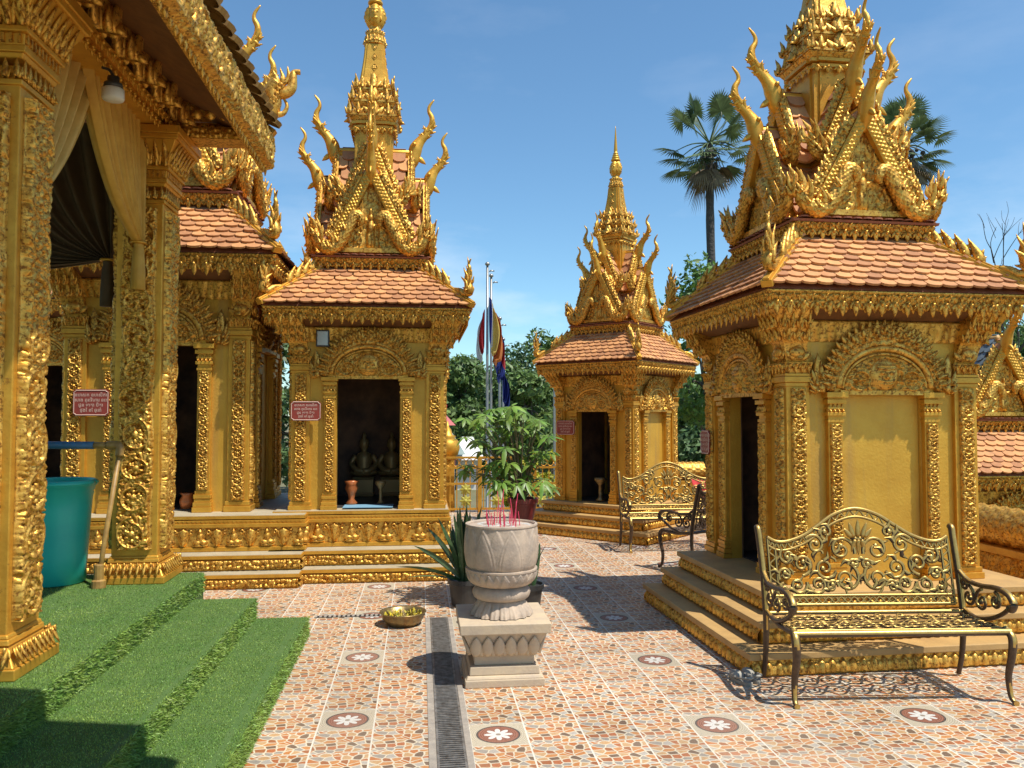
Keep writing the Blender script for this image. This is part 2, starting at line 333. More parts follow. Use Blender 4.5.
def catmull(P, n=8):
    P = np.asarray(P, float); Q = np.concatenate((2*P[:1]-P[1:2], P, 2*P[-1:]-P[-2:-1])); out = []
    for i in range(1, len(Q)-2):
        t = np.linspace(0, 1, n, endpoint=False)[:, None]
        a, b, c, d = Q[i-1], Q[i], Q[i+1], Q[i+2]
        out.append(.5*(2*b+(c-a)*t+(2*a-5*b+4*c-d)*t*t+(3*b-a-3*c+d)*t**3))
    out.append(P[-1:]); return np.concatenate(out)
def tube(P, rad, n=8, flat=1.0, up=None, bump=None, cap=True):
    """tube along P; rad scalar or per point; flat scales the section along the binormal side; bump(s,theta) multiplies radius"""
    P = np.asarray(P, float); m = len(P); rad = np.broadcast_to(np.asarray(rad, float), (m,))
    t = np.gradient(P, axis=0); t /= np.linalg.norm(t, axis=1)[:, None]+1e-12
    ref = np.array(up if up is not None else ((0, 0, 1) if abs(t[0][2]) < .9 else (1, 0, 0)), float)
    A = np.zeros((m, 3)); B = np.zeros((m, 3)); a = ref-t[0]*(ref@t[0]); 
    for i in range(m):
        a = (ref if up is not None else a); a = a-t[i]*(a@t[i]); nn = np.linalg.norm(a)
        if nn < 1e-6: a = A[i-1] if i else np.array((1., 0, 0))
        else: a = a/nn
        A[i] = a; B[i] = np.cross(t[i], a)
    th = np.arange(n)*2*np.pi/n; rr = rad[:, None]*np.ones(n)
    if bump is not None:
        s = np.concatenate(([0], np.cumsum(np.linalg.norm(np.diff(P, axis=0), axis=1)))); rr = rr*bump(s[:, None], th[None])
    V = P[:, None]+rr[..., None]*(np.cos(th)[None, :, None]*A[:, None]*flat+np.sin(th)[None, :, None]*B[:, None])
    V = V.reshape(-1, 3); i = np.arange(m-1)[:, None]*n; j = np.arange(n)[None]; k = (j+1) % n
    Fq = np.stack((i+j, i+k, i+n+k, i+n+j), -1).reshape(-1, 4)
    return V, [Fq]+([np.arange(n)[::-1][None], (np.arange(n)+(m-1)*n)[None]] if cap else [])
def gridmesh(G):
    a, b = G.shape[:2]; i = np.arange(a-1)[:, None]*b; j = np.arange(b-1)[None]
    return G.reshape(-1, 3), [np.stack((i+j, i+b+j, i+b+j+1, i+j+1), -1).reshape(-1, 4)]
def flame(h, w, t, lean=0.0, curl=0.0, n=7, k=8):
    """pointed leaf standing on the origin: height along z, width along x, thickness along y"""
    v = np.linspace(0, 1, n); hw = w/2*np.clip(np.sin(np.pi*(v*.86+.14)**.9), .0, 1)**.75*(1-.15*v); hw[-1] = w*.02; hw[0] = w*.30
    tt = t/2*(1-.75*v)+1e-4; cx = lean*v**1.6+curl*np.sin(v*np.pi*1.5)*v; cz = h*v
    th = np.arange(k)*2*np.pi/k
    V = np.stack((cx[:, None]+hw[:, None]*np.cos(th), tt[:, None]*np.sin(th)*1.0+0*cx[:, None], cz[:, None]+0*th[None]), -1)
    i = np.arange(n-1)[:, None]*k; j = np.arange(k)[None]; q = (j+1) % k
    return V.reshape(-1, 3), [np.stack((i+j, i+q, i+k+q, i+k+j), -1).reshape(-1, 4), np.arange(k)[::-1][None], (np.arange(k)+(n-1)*k)[None]]
def mk_trileaf(h, w, t, k=6, n=5):
    m = MB(); m.add(flame(h, w*.62, t, n=n+1, k=k), smooth=True)
    for s in (-1, 1):
        m.add(flame(h*.66, w*.42, t*.8, n=n, k=k), T_(s*w*.12, t*.15, 0) @ RY(s*.62), smooth=True)
    m.add(flame(h*.34, w*.36, t*1.5, n=4, k=k), T_(0, -t*.35, 0), smooth=True)
    return m
TRI = mk_trileaf(1, 1, .38); TRI_S = mk_trileaf(1, 1, .42, k=5, n=4)
def uvsphere(r, n=10, m=7, sx=1, sy=1, sz=1):
    ph = np.linspace(-np.pi/2+.001, np.pi/2-.001, m); return (lambda VF: (VF[0]*np.array((sx, sy, sz)), VF[1]))(lathe(np.c_[r*np.cos(ph), r*np.sin(ph)], n))

# ---- carved relief as height fields (u along, v across from -w/2 to w/2, result 0..1)
def sst(a, b, x):
    t = np.clip((x-a)/(b-a), 0, 1); return t*t*(3-2*t)
def f_scroll(u, v, w):
    P = w*.98; k = np.floor(u/P); x = u-(k+.5)*P; hand = np.where(k % 2 == 0, 1.0, -1.0); R_ = w*.49
    rr = np.hypot(x, v)/R_; th = np.arctan2(v*hand, x); f = (th/(2*np.pi)) % 1.0
    boss = np.sqrt(np.clip(1-(rr/.24)**2, 0, 1))
    pet = (.45+.45*np.cos(6*th))*sst(.18, .28, rr)*(1-sst(.42, .52, rr))*.95
    vine = np.exp(-((rr-(.60+.30*f))/.085)**2)*.95
    l = (f*7+1.1*rr) % 1.0
    lf = np.sin(np.pi*l)**.7*(1-.45*np.exp(-((l-.5)/.09)**2))*sst(.50, .62, rr)*(1-sst(.98, 1.16, rr))*.85
    xc = np.abs(x)-P/2; yc = np.abs(v)-w/2; rc = np.hypot(xc, yc)/w; tc_ = np.arctan2(yc, xc)
    fan = np.sqrt(np.clip(.5+.5*np.cos(6*tc_), 0, 1))*(1-sst(.16, .34, rc))*sst(.02, .08, rc)*.75
    return np.maximum.reduce([boss, pet, vine, lf, fan])
def hsh(i, j, k):
    return (np.sin(i*127.1+j*311.7+k*74.7)*43758.5453) % 1.0
def f_blobs(u, v, w, cell=None, seed=0.):
    c = cell or w/2.4; gx = u/c; gy = v/c; ix = np.floor(gx); iy = np.floor(gy); d = np.full(np.shape(u+v), 9.)
    ang = np.zeros_like(d)
    for a in (-1, 0, 1):
        for b in (-1, 0, 1):
            cx = ix+a; cy = iy+b; px = cx+.15+.7*hsh(cx, cy, seed); py = cy+.15+.7*hsh(cx, cy, seed+3)
            dx = gx-px; dy = gy-py; q = hsh(cx, cy, seed+5)*6.28; e = .75+.5*hsh(cx, cy, seed+7)
            dd = np.hypot((dx*np.cos(q)+dy*np.sin(q))*e, (-dx*np.sin(q)+dy*np.cos(q))/e)
            ang = np.where(dd < d, np.arctan2(dy, dx)+q, ang); d = np.minimum(d, dd)
    return np.sqrt(np.clip(1-(d/.62)**2, 0, 1))*(.80+.20*np.cos(5*ang))
def f_lotus(u, v, w, p=None):
    p = p or w*.75; y = v/w+.5; x = (u/p) % 1.0-.5
    hw = .47*np.sqrt(np.clip(1-y**2.4, 0, 1)); d = np.clip(1-np.abs(x)/(hw+1e-6), 0, 1)
    a = np.sqrt(d)*(.65+.35*(1-y)); a = a-.35*np.exp(-((d-.33)/.09)**2)*(y < .85)
    x2 = ((u/p)+.5) % 1.0-.5; hw2 = .30*np.sqrt(np.clip(1-(y*.92)**3, 0, 1)); d2 = np.clip(1-np.abs(x2)/(hw2+1e-6), 0, 1)
    return np.clip(np.maximum(a, np.sqrt(d2)*.55), 0, 1)
def ell(u, v, cx, cy, rx, ry):
    return np.sqrt(np.clip(1-((u-cx)/rx)**2-((v-cy)/ry)**2, 0, 1))
def f_frieze(u, v, w):
    P = w*1.75; k = np.floor(u/P); x = (u-(k+.5)*P)/w*1.14; y = v/w
    fig = np.maximum.reduce([ell(x, y, -.5, .31, .13, .15), ell(x, y, -.5, .44, .05, .08)*.8, ell(x, y, -.5, .04, .21, .26), ell(x, y, -.62, -.02, .07, .2)*.8, ell(x, y, -.38, -.02, .07, .2)*.8,
                             ell(x, y, -.68, -.25, .27, .15), ell(x, y, -.32, -.25, .27, .15), ell(x, y, -.5, -.43, .42, .09)*.8])
    hw = .44*np.sqrt(np.clip((y+.46)/.80, 0, 1))*(1-sst(.30, .5, y)); d = np.clip(1-np.abs(x-.5)/(hw+1e-6), 0, 1)
    heart = np.sqrt(d)*1.0-.3*np.exp(-((d-.35)/.1)**2)+.25*ell(x, y, .5, .1, .12, .16)
    cur = np.maximum(ell(x, y, 0.0, .30, .14, .16)-ell(x, y, 0.0, .30, .06, .07), ell(x, y, .98, .30, .14, .16)-ell(x, y, .98, .30, .06, .07))*.95
    return np.clip(np.maximum.reduce([fig, heart, cur]), 0, 1)
def crisp(h): return .45*sst(.12, .42, h)+.60*h
def f_leafscroll(u, v, w):
    """acanthus scroll for the big pillars: rosettes, curling stems and lobed leaves that fill the ground"""
    u = u+.07*w*np.sin(u*9.1+1.3); v = v+.05*w*np.sin(u*7.3); a = f_scroll(u, v, w); P = w*.98; k = np.floor(u/P+.5); x = u-k*P; sgn = np.where(k % 2 == 0, 1., -1.)
    out = np.maximum(a, .78*f_blobs(u, v, w, cell=w*.20, seed=21.))
    return np.clip(out, 0, 1)*(1-sst(.42, .495, np.abs(v)/w))
def f_bead(u, v, w):
    P = w*1.15; x = (u/P) % 1.0-.5; return np.sqrt(np.clip(1-(x*2.2)**2-(v/w*2.1)**2, 0, 1))
def f_tongue(u, v, w):
    return f_lotus(u, -v, w, p=w*.8)
def f_mask(x, y):
    """grinning guardian mask in the unit disc, y up"""
    r = np.hypot(x, y); face = np.sqrt(np.clip(1-(x/.95)**2-(y/1.0)**2, 0, 1))*.55
    e = .45*(ell(np.abs(x), y, .36, .12, .17, .12)); br = .28*np.exp(-((y-.36-.15*np.abs(x))/.07)**2)*(np.abs(x) < .72)
    no = .5*ell(x, y, 0, -.06, .13, .24)+.3*ell(np.abs(x), y, .13, -.18, .1, .09)
    mo = .3*np.exp(-((y+.46-.35*x*x)/.06)**2)*(np.abs(x) < .62)+.2*np.exp(-((y+.62-.25*x*x)/.05)**2)*(np.abs(x) < .5)
    band = .25*np.exp(-((y-.58)/.05)**2)*(np.abs(x) < .75)
    return np.clip(np.maximum(face+np.maximum.reduce([e, br, no, mo, band]), 0), 0, 1.1)
def strip(P, U, V, N, L_, W_, fn, amp, res=.008, edge=True):
    nu = max(3, int(L_/res)+1); nv = max(4, int(W_/res)+1)
    u = np.linspace(0, L_, nu)[:, None]; v = np.linspace(-W_/2, W_/2, nv)[None]
    h = fn(u, v, W_)*np.ones((nu, nv))
    if edge: h[:, 0] = 0; h[:, -1] = 0
    P, U, V, N = (np.asarray(a, float) for a in (P, U, V, N))
    G = P+u[..., None]*U+(v[..., None]+W_/2)*V+(h*amp)[..., None]*N
    V_, F_ = gridmesh(G)
    if np.dot(np.cross(U, V), N) < 0: F_ = [f[:, ::-1] for f in F_]
    return V_, F_
def band4(mb, h0, z0, h1, z1, fn, amp, res=.011, mat=0, sides=(0, 1, 2, 3), ph=0):
    """mitred relief band round a square, from half-size h0 at z0 to h1 at z1"""
    sl = math.hypot(h1-h0, z1-z0); nv = max(4, int(sl/res)+1); nu = int(2*max(h0, h1)/res)+1
    s = np.linspace(-1, 1, nu)[:, None]; q = np.linspace(0, 1, nv)[None]; hh = h0+(h1-h0)*q; zz = z0+(z1-z0)*q
    u = s*max(h0, h1); hgt = fn(u+ph+50, (q-.5)*sl+0*u, sl)*amp; hgt[:, 0] = 0; hgt[:, -1] = 0; hgt[0] = 0; hgt[-1] = 0
    nrm = np.array((0, -(z1-z0), (h1-h0)))/sl
    if z1 < z0: nrm = -nrm
    G = np.stack((s*hh, -hh+0*s, zz+0*s), -1)+hgt[..., None]*nrm
    VF = gridmesh(G)
    f = VF[1] if z1 > z0 else [VF[1][0][:, ::-1]]
    for k in sides: mb.add((VF[0], f), RZ(k*math.pi/2), mat, True)
def ring4(mb, h, z0, z1, mat=0):
    mb.add(frust(h, z0, h, z1), None, mat)
def pendants(mb, half, z, n, drop, width, t=.02, mat=0, sides=(0, 1, 2, 3)):
    for k in sides:
        for i in range(n):
            x = -half+(i+.5)*2*half/n
            big = MB().merge(TRI_S, T_(x, -half, z) @ SC(width, t*2.4, -drop)); mb.merge(big, RZ(k*math.pi/2))
TILE_N = 5
def tile_shape(w, l, t):
    a = np.linspace(0, np.pi, TILE_N+1); xs = np.cos(a)*w/2; ys = -np.sin(a)*w*.38
    poly = np.concatenate(([[w/2, l*.75], [-w/2, l*.75]][::1], np.c_[xs[::-1], ys[::-1]]))
    return poly
def tile_plane(mb, O, U, Vv, N, length, half_at, tw, te, t=.010, mat=0, jit=.003):
    """rows of round-ended tiles: O centre of the lower edge, U along the edge, Vv up the slope, half_at(d) = half length of the row at d up the slope"""
    O, U, Vv, N = (np.asarray(a, float) for a in (O, U, Vv, N)); rows = int(round(length/te)); te = length/rows
    a = np.linspace(0, np.pi, TILE_N+1); arc = np.c_[-np.cos(a)*tw*.49, -np.sin(a)*tw*.30]
    top = np.array([[tw*.49, te*1.15], [-tw*.49, te*1.15]]); poly = np.concatenate((arc, top)); n = len(poly)
    lift = (np.clip((te*1.15-poly[:, 1])/(te*1.5), 0, 1.3))*t*1.6
    Vs = []; k = 0
    for r in range(rows):
        d = r*te+tw*.20; hl = half_at(d); off = (r % 2)*.5*tw
        m = int(hl/tw)+2
        for c in range(-m, m+1):
            x = c*tw+off
            if abs(x) > hl-tw*.05 or random.random() < .0025: continue
            jx, jy, jn = (random.uniform(-jit, jit)*(4 if random.random() < .03 else 1) for _ in range(3))
            lx = np.clip(poly[:, 0]+x+jx, -hl-tw*.12, hl+tw*.12)
            base = O+np.outer(lx, U)+np.outer(poly[:, 1]+d+jy, Vv)
            hi = base+np.outer(lift+t+abs(jn), N); lo = base+np.outer(lift, N)
            Vs.append(np.concatenate((hi, lo))); k += 1
    if not k: return
    V = np.concatenate(Vs); i0 = np.arange(k)*2*n
    top = i0[:, None]+np.arange(n)[None]
    j = np.arange(n); jn_ = (j+1) % n
    side = (i0[:, None, None]+np.stack((jn_, j, j+n, jn_+n), -1)[None]).reshape(-1, 4)
    # orient so the top faces along N
    p = V[top[0]]; nn = np.cross(p[1]-p[0], p[2]-p[1])
    if nn @ N < 0: top = top[:, ::-1]; side = side[:, ::-1]
    mb.add((V, [top, side]), None, mat)
def spiral(cx, cy, r0, r1, a0, turns, n=26, k=1.0):
    t = np.linspace(0, 1, n); r = r0+(r1-r0)*t**k; a = a0+turns*2*np.pi*t
    return np.c_[cx+r*np.cos(a), cy+r*np.sin(a)]
def scales(n=10, d=.05, amp=.16):
    return lambda s, th: 1+amp*np.abs(np.sin(np.pi*s/d+n/2*th))*np.abs(np.sin(np.pi*s/d-n/2*th))

# ---------------------------------------------------------------- the ground
def sheet(name, x0, x1, y0, y1, z, m):
    mb = MB(); mb.add((np.array([[x0, y0, z], [x1, y0, z], [x1, y1, z], [x0, y1, z]], float), [np.array([[0, 1, 2, 3]])])); return tag(mb.build(name, m), None, None, kind='structure')
sheet('ground', -300, 300, -60, 420, -1.6, 'grass')
mb = MB(); mb.add(box(-9, 5.75, -4, 14.6, -1.58, -.003)); tag(mb.build('terrace', 'terr'), None, None, kind='structure')
sheet('paving', -9, 5.75, -4, 14.6, .002, 'paving')

# ---------------------------------------------------------------- the shrine: one prototype, floor at z = 0, door towards -y
PW, PH, PM = .745, 1.02, .60         # half sizes of wall, eave and upper cornice
UP0 = 2.80                          # top of the upper cornice: the crown above it scales on its own
def face(k): return RZ(k*math.pi/2)
LOW, TOP = [], []                   # (object, is it part of the crown)
def part(name, mb, mats, root, top=False, bevel=0, parent=None):
    o = mb.build(name, mats, parent or root, bevel)
    if parent is None: (TOP if top else LOW).append(o)
    return o
def naga_head(h=.30, n=5, spread=.9, w=.07):
    """fan of flames: the many-headed crest, standing on the origin in the xz plane"""
    m = MB()
    for i in range(n):
        a = (i-(n-1)/2)/((n-1)/2); hh = h*(1-.55*abs(a)**1.3)
        m.add(flame(hh, w*(1-.25*abs(a)), w*.55, lean=.04*a, curl=.03*(1 if a >= 0 else -1)), T_(.03*a, 0, 0) @ RY(a*spread*.8), smooth=True)
    m.add(uvsphere(w*.7, 10, 6, 1.1, .7, .9), T_(0, 0, .02), smooth=True)
    return m
def chofa_mb(s=1.0, sc=True):
    """soaring S-shaped horn in the xz plane, leaning to +x"""
    P = catmull([(-.05, 0, -.20), (0, 0, -.08), (.03, 0, .03), (.08, 0, .11), (.145, 0, .185), (.198, 0, .27), (.205, 0, .35), (.172, 0, .415), (.178, 0, .47), (.228, 0, .535)], 6)
    t = np.linspace(0, 1, len(P)); r = np.interp(t, [0, .1, .22, .34, .5, .65, .8, .93, 1], [.04, .072, .074, .050, .038, .030, .019, .014, .006])
    m = MB(); m.add(tube(P, r, 10, up=(0, 1, 0), flat=.8), smooth=True)
    for q, a, hh in ((.42, .15, .11), (.47, .5, .10), (.52, .7, .11), (.57, .45, .09), (.44, 2.0, .07), (.50, 2.2, .075), (.56, 2.0, .06), (.48, -.5, .07), (.40, -.6, .06)):
        p = P[int(q*(len(P)-1))]; m.add(flame(hh, .05, .04, curl=.03), T_(*p) @ RY(a), smooth=True)
        for y in (-.02, .02): m.add(flame(hh*.8, .035, .03), T_(p[0], y, p[2]) @ RX(-y*12) @ RY(a), smooth=True)
    for y in (-.055, .055): m.add(uvsphere(.022, 8, 5), T_(.015, y, .06), smooth=True)
    m.add(flame(.11, .06, .05, lean=.02), T_(.05, 0, -.06) @ RY(2.0), smooth=True)
    out = MB(); out.merge(m, SC(s)); return out

def build_prototype(root):
    w = PW
    # walls with an opening on every side; three are closed by a recessed panel
    mb = MB()
    for k in range(4):
        e = w if k % 2 == 0 else w-.10
        mb.add(box(-e, -.325, -w, -w+.10, 0, 2.12), face(k)); mb.add(box(.325, e, -w, -w+.10, 0, 2.12), face(k))
        mb.add(box(-.325, .325, -w, -w+.10, 1.42, 2.12), face(k))
    part('wall', mb, 'wall', root)
    for k in (1, 2, 3):
        mb = MB(); mb.add(box(-.323, .323, -w+.022, -w+.098, 0, 1.418), face(k)); part('blind_panel', mb, 'wall', root)
    mb = MB(); q = w-.103
    for k in range(4):
        if k == 0:
            mb.add(box(-q, -.327, -q, -q+.01, .004, 1.95), face(k)); mb.add(box(.327, q, -q, -q+.01, .004, 1.95), face(k)); mb.add(box(-.327, .327, -q, -q+.01, 1.424, 1.95), face(k))
        else: mb.add(box(-q+.012, q-.012, -q, -q+.01, .004, 1.95), face(k))
    mb.add(box(-q+.012, q-.012, -q+.012, q-.012, 1.93, 1.95)); part('painted_interior', mb, 'inside', root)
    mb = MB(); mb.add(box(-q+.012, q-.012, -q+.012, q-.012, .002, .012)); part('interior_floor', mb, 'black', root)
    # corner pilasters
    for k in range(4):
        mb = MB(); a = w+.035
        mb.add(box(-a, -w+.15, -a, -w+.15, 0, 1.56)); 
        for e, z0, z1 in ((.022, 0, .05), (.012, .05, .09), (.010, 1.46, 1.49), (.022, 1.49, 1.535), (.014, 1.535, 1.56)): mb.add(box(-a-e, -w+.15+e, -a-e, -w+.15+e, z0+.001, z1-.001))
        pl = part('corner_pilaster', MB().merge(mb, face(k)), 'gold', root, bevel=.004)
        mb = MB(); x0 = -a; W_ = .115
        mb.add(strip((x0+.035, -a-.001, .10), (0, 0, 1), (1, 0, 0), (0, -1, 0), 1.35, W_, lambda u, v, w_: crisp(f_scroll(u, v, w_)), .032, .0052), smooth=True)
        mb.add(strip((-a-.001, -w+.15-.035-W_, .10), (0, 0, 1), (0, 1, 0), (-1, 0, 0), 1.35, W_, lambda u, v, w_: crisp(f_scroll(u, v, w_)), .032, .0052), smooth=True)
        part('carved_strip', MB().merge(mb, face(k)), 'relief', root, parent=pl)
        # flaring bracket under the eave corner
        mb = MB(); cx = -w+.0575
        for (z0, z1, h0, h1, d0, d1) in ((1.562, 1.64, .095, .112, 0, .0), (1.64, 1.78, .085, .092, 0, .03), (1.78, 2.02, .095, .150, .03, .12)):
            V, Fq = frust(h0, z0, h1, z1); V = V.copy(); V[:4, :2] += cx-d0; V[4:, :2] += cx-d1; mb.add((V, Fq))
        for side in (0, 1):
            for (zz, dd, n, hh) in ((1.63, .0, 4, -.075), (1.66, .0, 1, .13), (1.80, .035, 3, .12), (1.89, .075, 4, .12)):
                for i in range(n):
                    s_ = (i+.5)/n-.5; hw = .105+dd*.35
                    mm = MB().merge(TRI_S, T_(s_*2*hw, -hw-.008, zz) @ RX(.38 if zz > 1.7 else 0.) @ SC(1.9*hw/n, .10, hh))
                    if side: mm = MB().merge(mm, RZ(-math.pi/2))
                    mb.merge(mm, T_(cx-dd, cx-dd, 0))
            mm = MB().add(uvsphere(.052, 12, 8, 1.2, .5, .8), T_(0, -.105, 1.715), smooth=True)
            if side: mm = MB().merge(mm, RZ(-math.pi/2))
            mb.merge(mm, T_(cx-.015, cx-.015, 0))
        part('eave_bracket', MB().merge(mb, face(k)), 'relief', root)
    # door pilasters, arch and carved panel over every opening
    for k in range(4):
        for s in (-1, 1):
            mb = MB(); c = s*.394; hw = .058; d = .042
            mb.add(box(c-hw, c+hw, -w-d, -w+.002, 0, 1.42))
            for e, z0, z1 in ((.034, 0, .045), (.026, .045, .085), (.016, .085, .115), (.022, .115, .15), (.010, .15, .18), (.010, 1.19, 1.215), (.020, 1.24, 1.27), (.014, 1.29, 1.31), (.026, 1.33, 1.365), (.040, 1.375, 1.419)):
                mb.add(box(c-hw-e*.7, c+hw+e*.7, -w-d-e, -w+.001, z0+.001, z1-.001))
            pl = part('door_pilaster', MB().merge(mb, face(k)), 'gold', root, bevel=.003)
            mb = MB(); mb.add(strip((c-.045, -w-d-.001, .19), (0, 0, 1), (1, 0, 0), (0, -1, 0), .99, .09, lambda u, v, w_: crisp(f_scroll(u, v, w_)), .026, .0045), smooth=True)
            for i in range(4): mb.merge(TRI_S, T_(c+(i-1.5)*.034, -w-d-.006, 1.27) @ SC(.036, .08, .062))
            part('carved_strip', MB().merge(mb, face(k)), 'relief', root, parent=pl)
        # arch
        z0 = 1.42; th = np.linspace(0, np.pi, 33)
        arch = part('arch_pediment', MB().merge(MB().add(prism(np.c_[.405*np.cos(th), z0+.001+.50*np.sin(th)], -w-.05, -w+.001)), face(k) @ SC(1.09, 1, 1)), 'gold', root)
        mb = MB()
        mb.add(tube(np.c_[.345*np.cos(th), 0*th-w-.062, z0+.03+.300*np.sin(th)], .026, 8), smooth=True)
        mb.add(tube(np.c_[.312*np.cos(th), 0*th-w-.060, z0+.02+.268*np.sin(th)], .012, 6), smooth=True)
        nb = 34
        for i in range(nb):
            a = (i+.5)/nb*np.pi; mb.add(uvsphere(.017, 7, 5), T_(.378*np.cos(a), -w-.064, z0+.035+.342*np.sin(a)), smooth=True)
        na, nr = 150, 22; A_, Q_ = np.meshgrid(np.linspace(.0, np.pi, na), np.linspace(0, 1, nr), indexing='ij'); ea = .375+.045*Q_; eb = .345+.175*Q_
        hq = np.maximum(f_blobs(A_*.42, Q_*.16, 1, cell=.040, seed=13.), .9*f_scroll(A_*.42, (Q_-.5)*.16, .16)); hq[:, 0] = hq[:, -1] = 0; hq[0] = hq[-1] = 0
        mb.add((lambda VF: (VF[0], [f[:, ::-1] for f in VF[1]]))(gridmesh(np.stack((ea*np.cos(A_), -w-.0515-hq*.045, z0+.002+eb*np.sin(A_)), -1))), smooth=True)
        for (ra, rb, n, hh, wd, dy) in ((.395, .40, 23, .085, .070, .062), (.418, .465, 25, .085, .074, .05), (.40, .435, 15, .07, .07, .075)):
            for i in range(n):
                a = .07+(i+.5)/n*(np.pi-.14); ex = ra*np.cos(a); ez = rb*np.sin(a)
                dx, dz = math.cos(a)*.8, math.sin(a); l_ = math.hypot(dx, dz); dx /= l_; dz /= l_
                if n == 15 and ez < .25: continue
                mb.merge(TRI_S, FR((ex, -w-dy-.006, z0+ez), (dz*wd, 0, -dx*wd), (0, .11, 0), (dx*hh, -.02, dz*hh)))
        for s in (-1, 1):
            mb.merge(TRI, FR((s*.47, -w-.04, z0+.0), (s*-.17, 0, 0.0), (0, .14, 0), (s*.02, -.01, .29)))
            for q, (px, pz, hh, rot) in enumerate(((.405, .03, .12, .2), (.51, .05, .12, -.25), (.47, .10, .13, .0), (.44, .02, .10, .55), (.50, .0, .09, -.7))):
                mb.merge(TRI_S, T_(s*px, -w-.062, z0+pz) @ RY(s*-rot) @ SC(.07, .10, hh))
        part('arch_foliage', MB().merge(mb, face(k) @ SC(1.09, 1, 1)), 'relief', root, parent=arch)
        # tympanum with guardian mask
        nx, nz_ = 92, 46; X, Z = np.meshgrid(np.linspace(-1, 1, nx), np.linspace(0, 1, nz_), indexing='ij'); hw = np.sqrt(np.clip(1-Z**2, 0, 1))
        xx = X*hw*.312; zz = Z*.268; u = xx; rr = np.hypot(xx/.098, (zz-.125)/.115)
        hgt = f_blobs(xx, zz, 1, cell=.045, seed=2.)*.75; sp = f_scroll(np.abs(xx)-.10, zz-.09, .19); hgt = np.where(np.abs(xx) > .10, np.maximum(sp, hgt*.6), hgt)
        hgt = np.where(rr < 1.18, .35*np.clip(1.18-rr, 0, .15)/.15, hgt); hgt = np.where(rr < 1, .35+f_mask(xx/.098, (zz-.125)/.115), hgt)
        hgt[0] = hgt[-1] = 0; hgt[:, 0] = 0
        G = np.stack((xx, -w-.051-hgt*.048, z0+.003+zz), -1); mb = MB().add(gridmesh(G), smooth=True); mb.add(box(-.335, .335, -w-.075, -w-.002, z0-.022, z0+.012))
        part('tympanum', MB().merge(mb, face(k) @ SC(1.09, 1, 1)), 'relief', root, parent=arch)
    # eave cornice
    mb = MB(); band4(mb, w+.012, 1.80, w+.035, 1.96, f_tongue, .020); mb.add(frust(PH-.055, 2.022, PH-.04, 2.07))
    band4(mb, PH-.03, 2.035, PH+.004, 2.115, lambda u, v, w_: f_blobs(u, v, w_, cell=.040, seed=4.), .030, res=.008); ring4(mb, PH-.035, 2.03, 2.117)
    band4(mb, PH+.008, 2.118, PH+.02, 2.145, f_bead, .012); ring4(mb, PH+.006, 2.116, 2.147)
    co = part('eave_cornice', mb, 'relief', root)
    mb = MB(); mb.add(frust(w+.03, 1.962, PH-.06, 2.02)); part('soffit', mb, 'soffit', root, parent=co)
    mb = MB(); pendants(mb, PH-.002, 2.066, 20, .105, .095, .030); pendants(mb, PH+.006, 2.117, 40, .050, .050, .03); pendants(mb, PH-.028, 2.045, 26, .055, .07, .03); part('hanging_fringe', mb, 'relief', root, parent=co)
    # hipped roof of round-ended tiles
    h0, z0, h1, z1 = PH+.035, 2.165, .53, 2.625; sl = math.hypot(h0-h1, z1-z0); Vv = np.array((0, (h0-h1)/sl, (z1-z0)/sl)); N = np.array((0, -(z1-z0)/sl, (h0-h1)/sl))
    mb = MB()
    for k in range(4):
        t_ = MB(); tile_plane(t_, (0, -h0, z0), (1, 0, 0), Vv, N, sl, lambda d: h0+(h1-h0)*d/sl, .122, .084, t=.016, jit=.004); mb.merge(t_, face(k))
    roof = part('tiled_roof', mb, 'tile', root)
    mb = MB(); mb.add(frust(h0-.01, z0-.016, h1, z1-.012)); part('roof_bed', mb, 'lip', root, parent=roof)
    for k in range(4):
        mb = MB(); a = np.array((-h0+.0, -h0+.0, z0+.02)); b = np.array((-h1+.01, -h1+.01, z1+.03)); P = np.linspace(a, b, 12); d = (b-a)/np.linalg.norm(b-a)
        sidev = np.array((1, -1, 0))/math.sqrt(2); upv = np.cross(sidev, d); upv = upv if upv[2] > 0 else -upv
        Lh = np.linalg.norm(b-a); M4 = FR(a, sidev, d, upv)
        mb.add(box(-.042, .042, -.015, Lh, -.03, .026), M4); mb.add(box(-.024, .024, -.012, Lh-.002, .026, .042), M4)
        rid = part('hip_ridge', MB().merge(mb, face(k)), 'gold', root, bevel=.005)
        mb = MB()
        for i in range(4):
            t = .50+.125*i; p = a+d*Lh*t+upv*.025
            mb.add(flame(.15-.008*i, .125, .075, lean=.065, curl=-.02), FR(p-d*.02, d, sidev, (0, 0, 1)), smooth=True)
            mb.merge(TRI_S, FR(p+upv*.01, d*.09, sidev*.11, upv*.09))
        part('ridge_crockets', MB().merge(mb, face(k)), 'relief', root, parent=rid)
        mb = MB(); o = np.array((-1, -1, 0))/math.sqrt(2); p0 = a+d*Lh*.30+upv*.03
        Pn = [p0+d*.06, p0-d*.06+upv*.035, p0-d*.16+upv*.035, p0-d*.23+upv*.07+np.array((0, 0, .03)), p0+o*.20+np.array((0, 0, .08)), p0+o*.19+np.array((0, 0, .19)), p0+o*.225+np.array((0, 0, .28)), p0+o*.21+np.array((0, 0, .34)), p0+o*.25+np.array((0, 0, .41))]
        Pn = catmull(Pn, 5); t = np.linspace(0, 1, len(Pn)); mb.add(tube(Pn, np.interp(t, [0, .2, .45, .55, .75, 1], [.02, .036, .044, .036, .022, .006]), 30, bump=scales(8, .05, .28)), smooth=True)
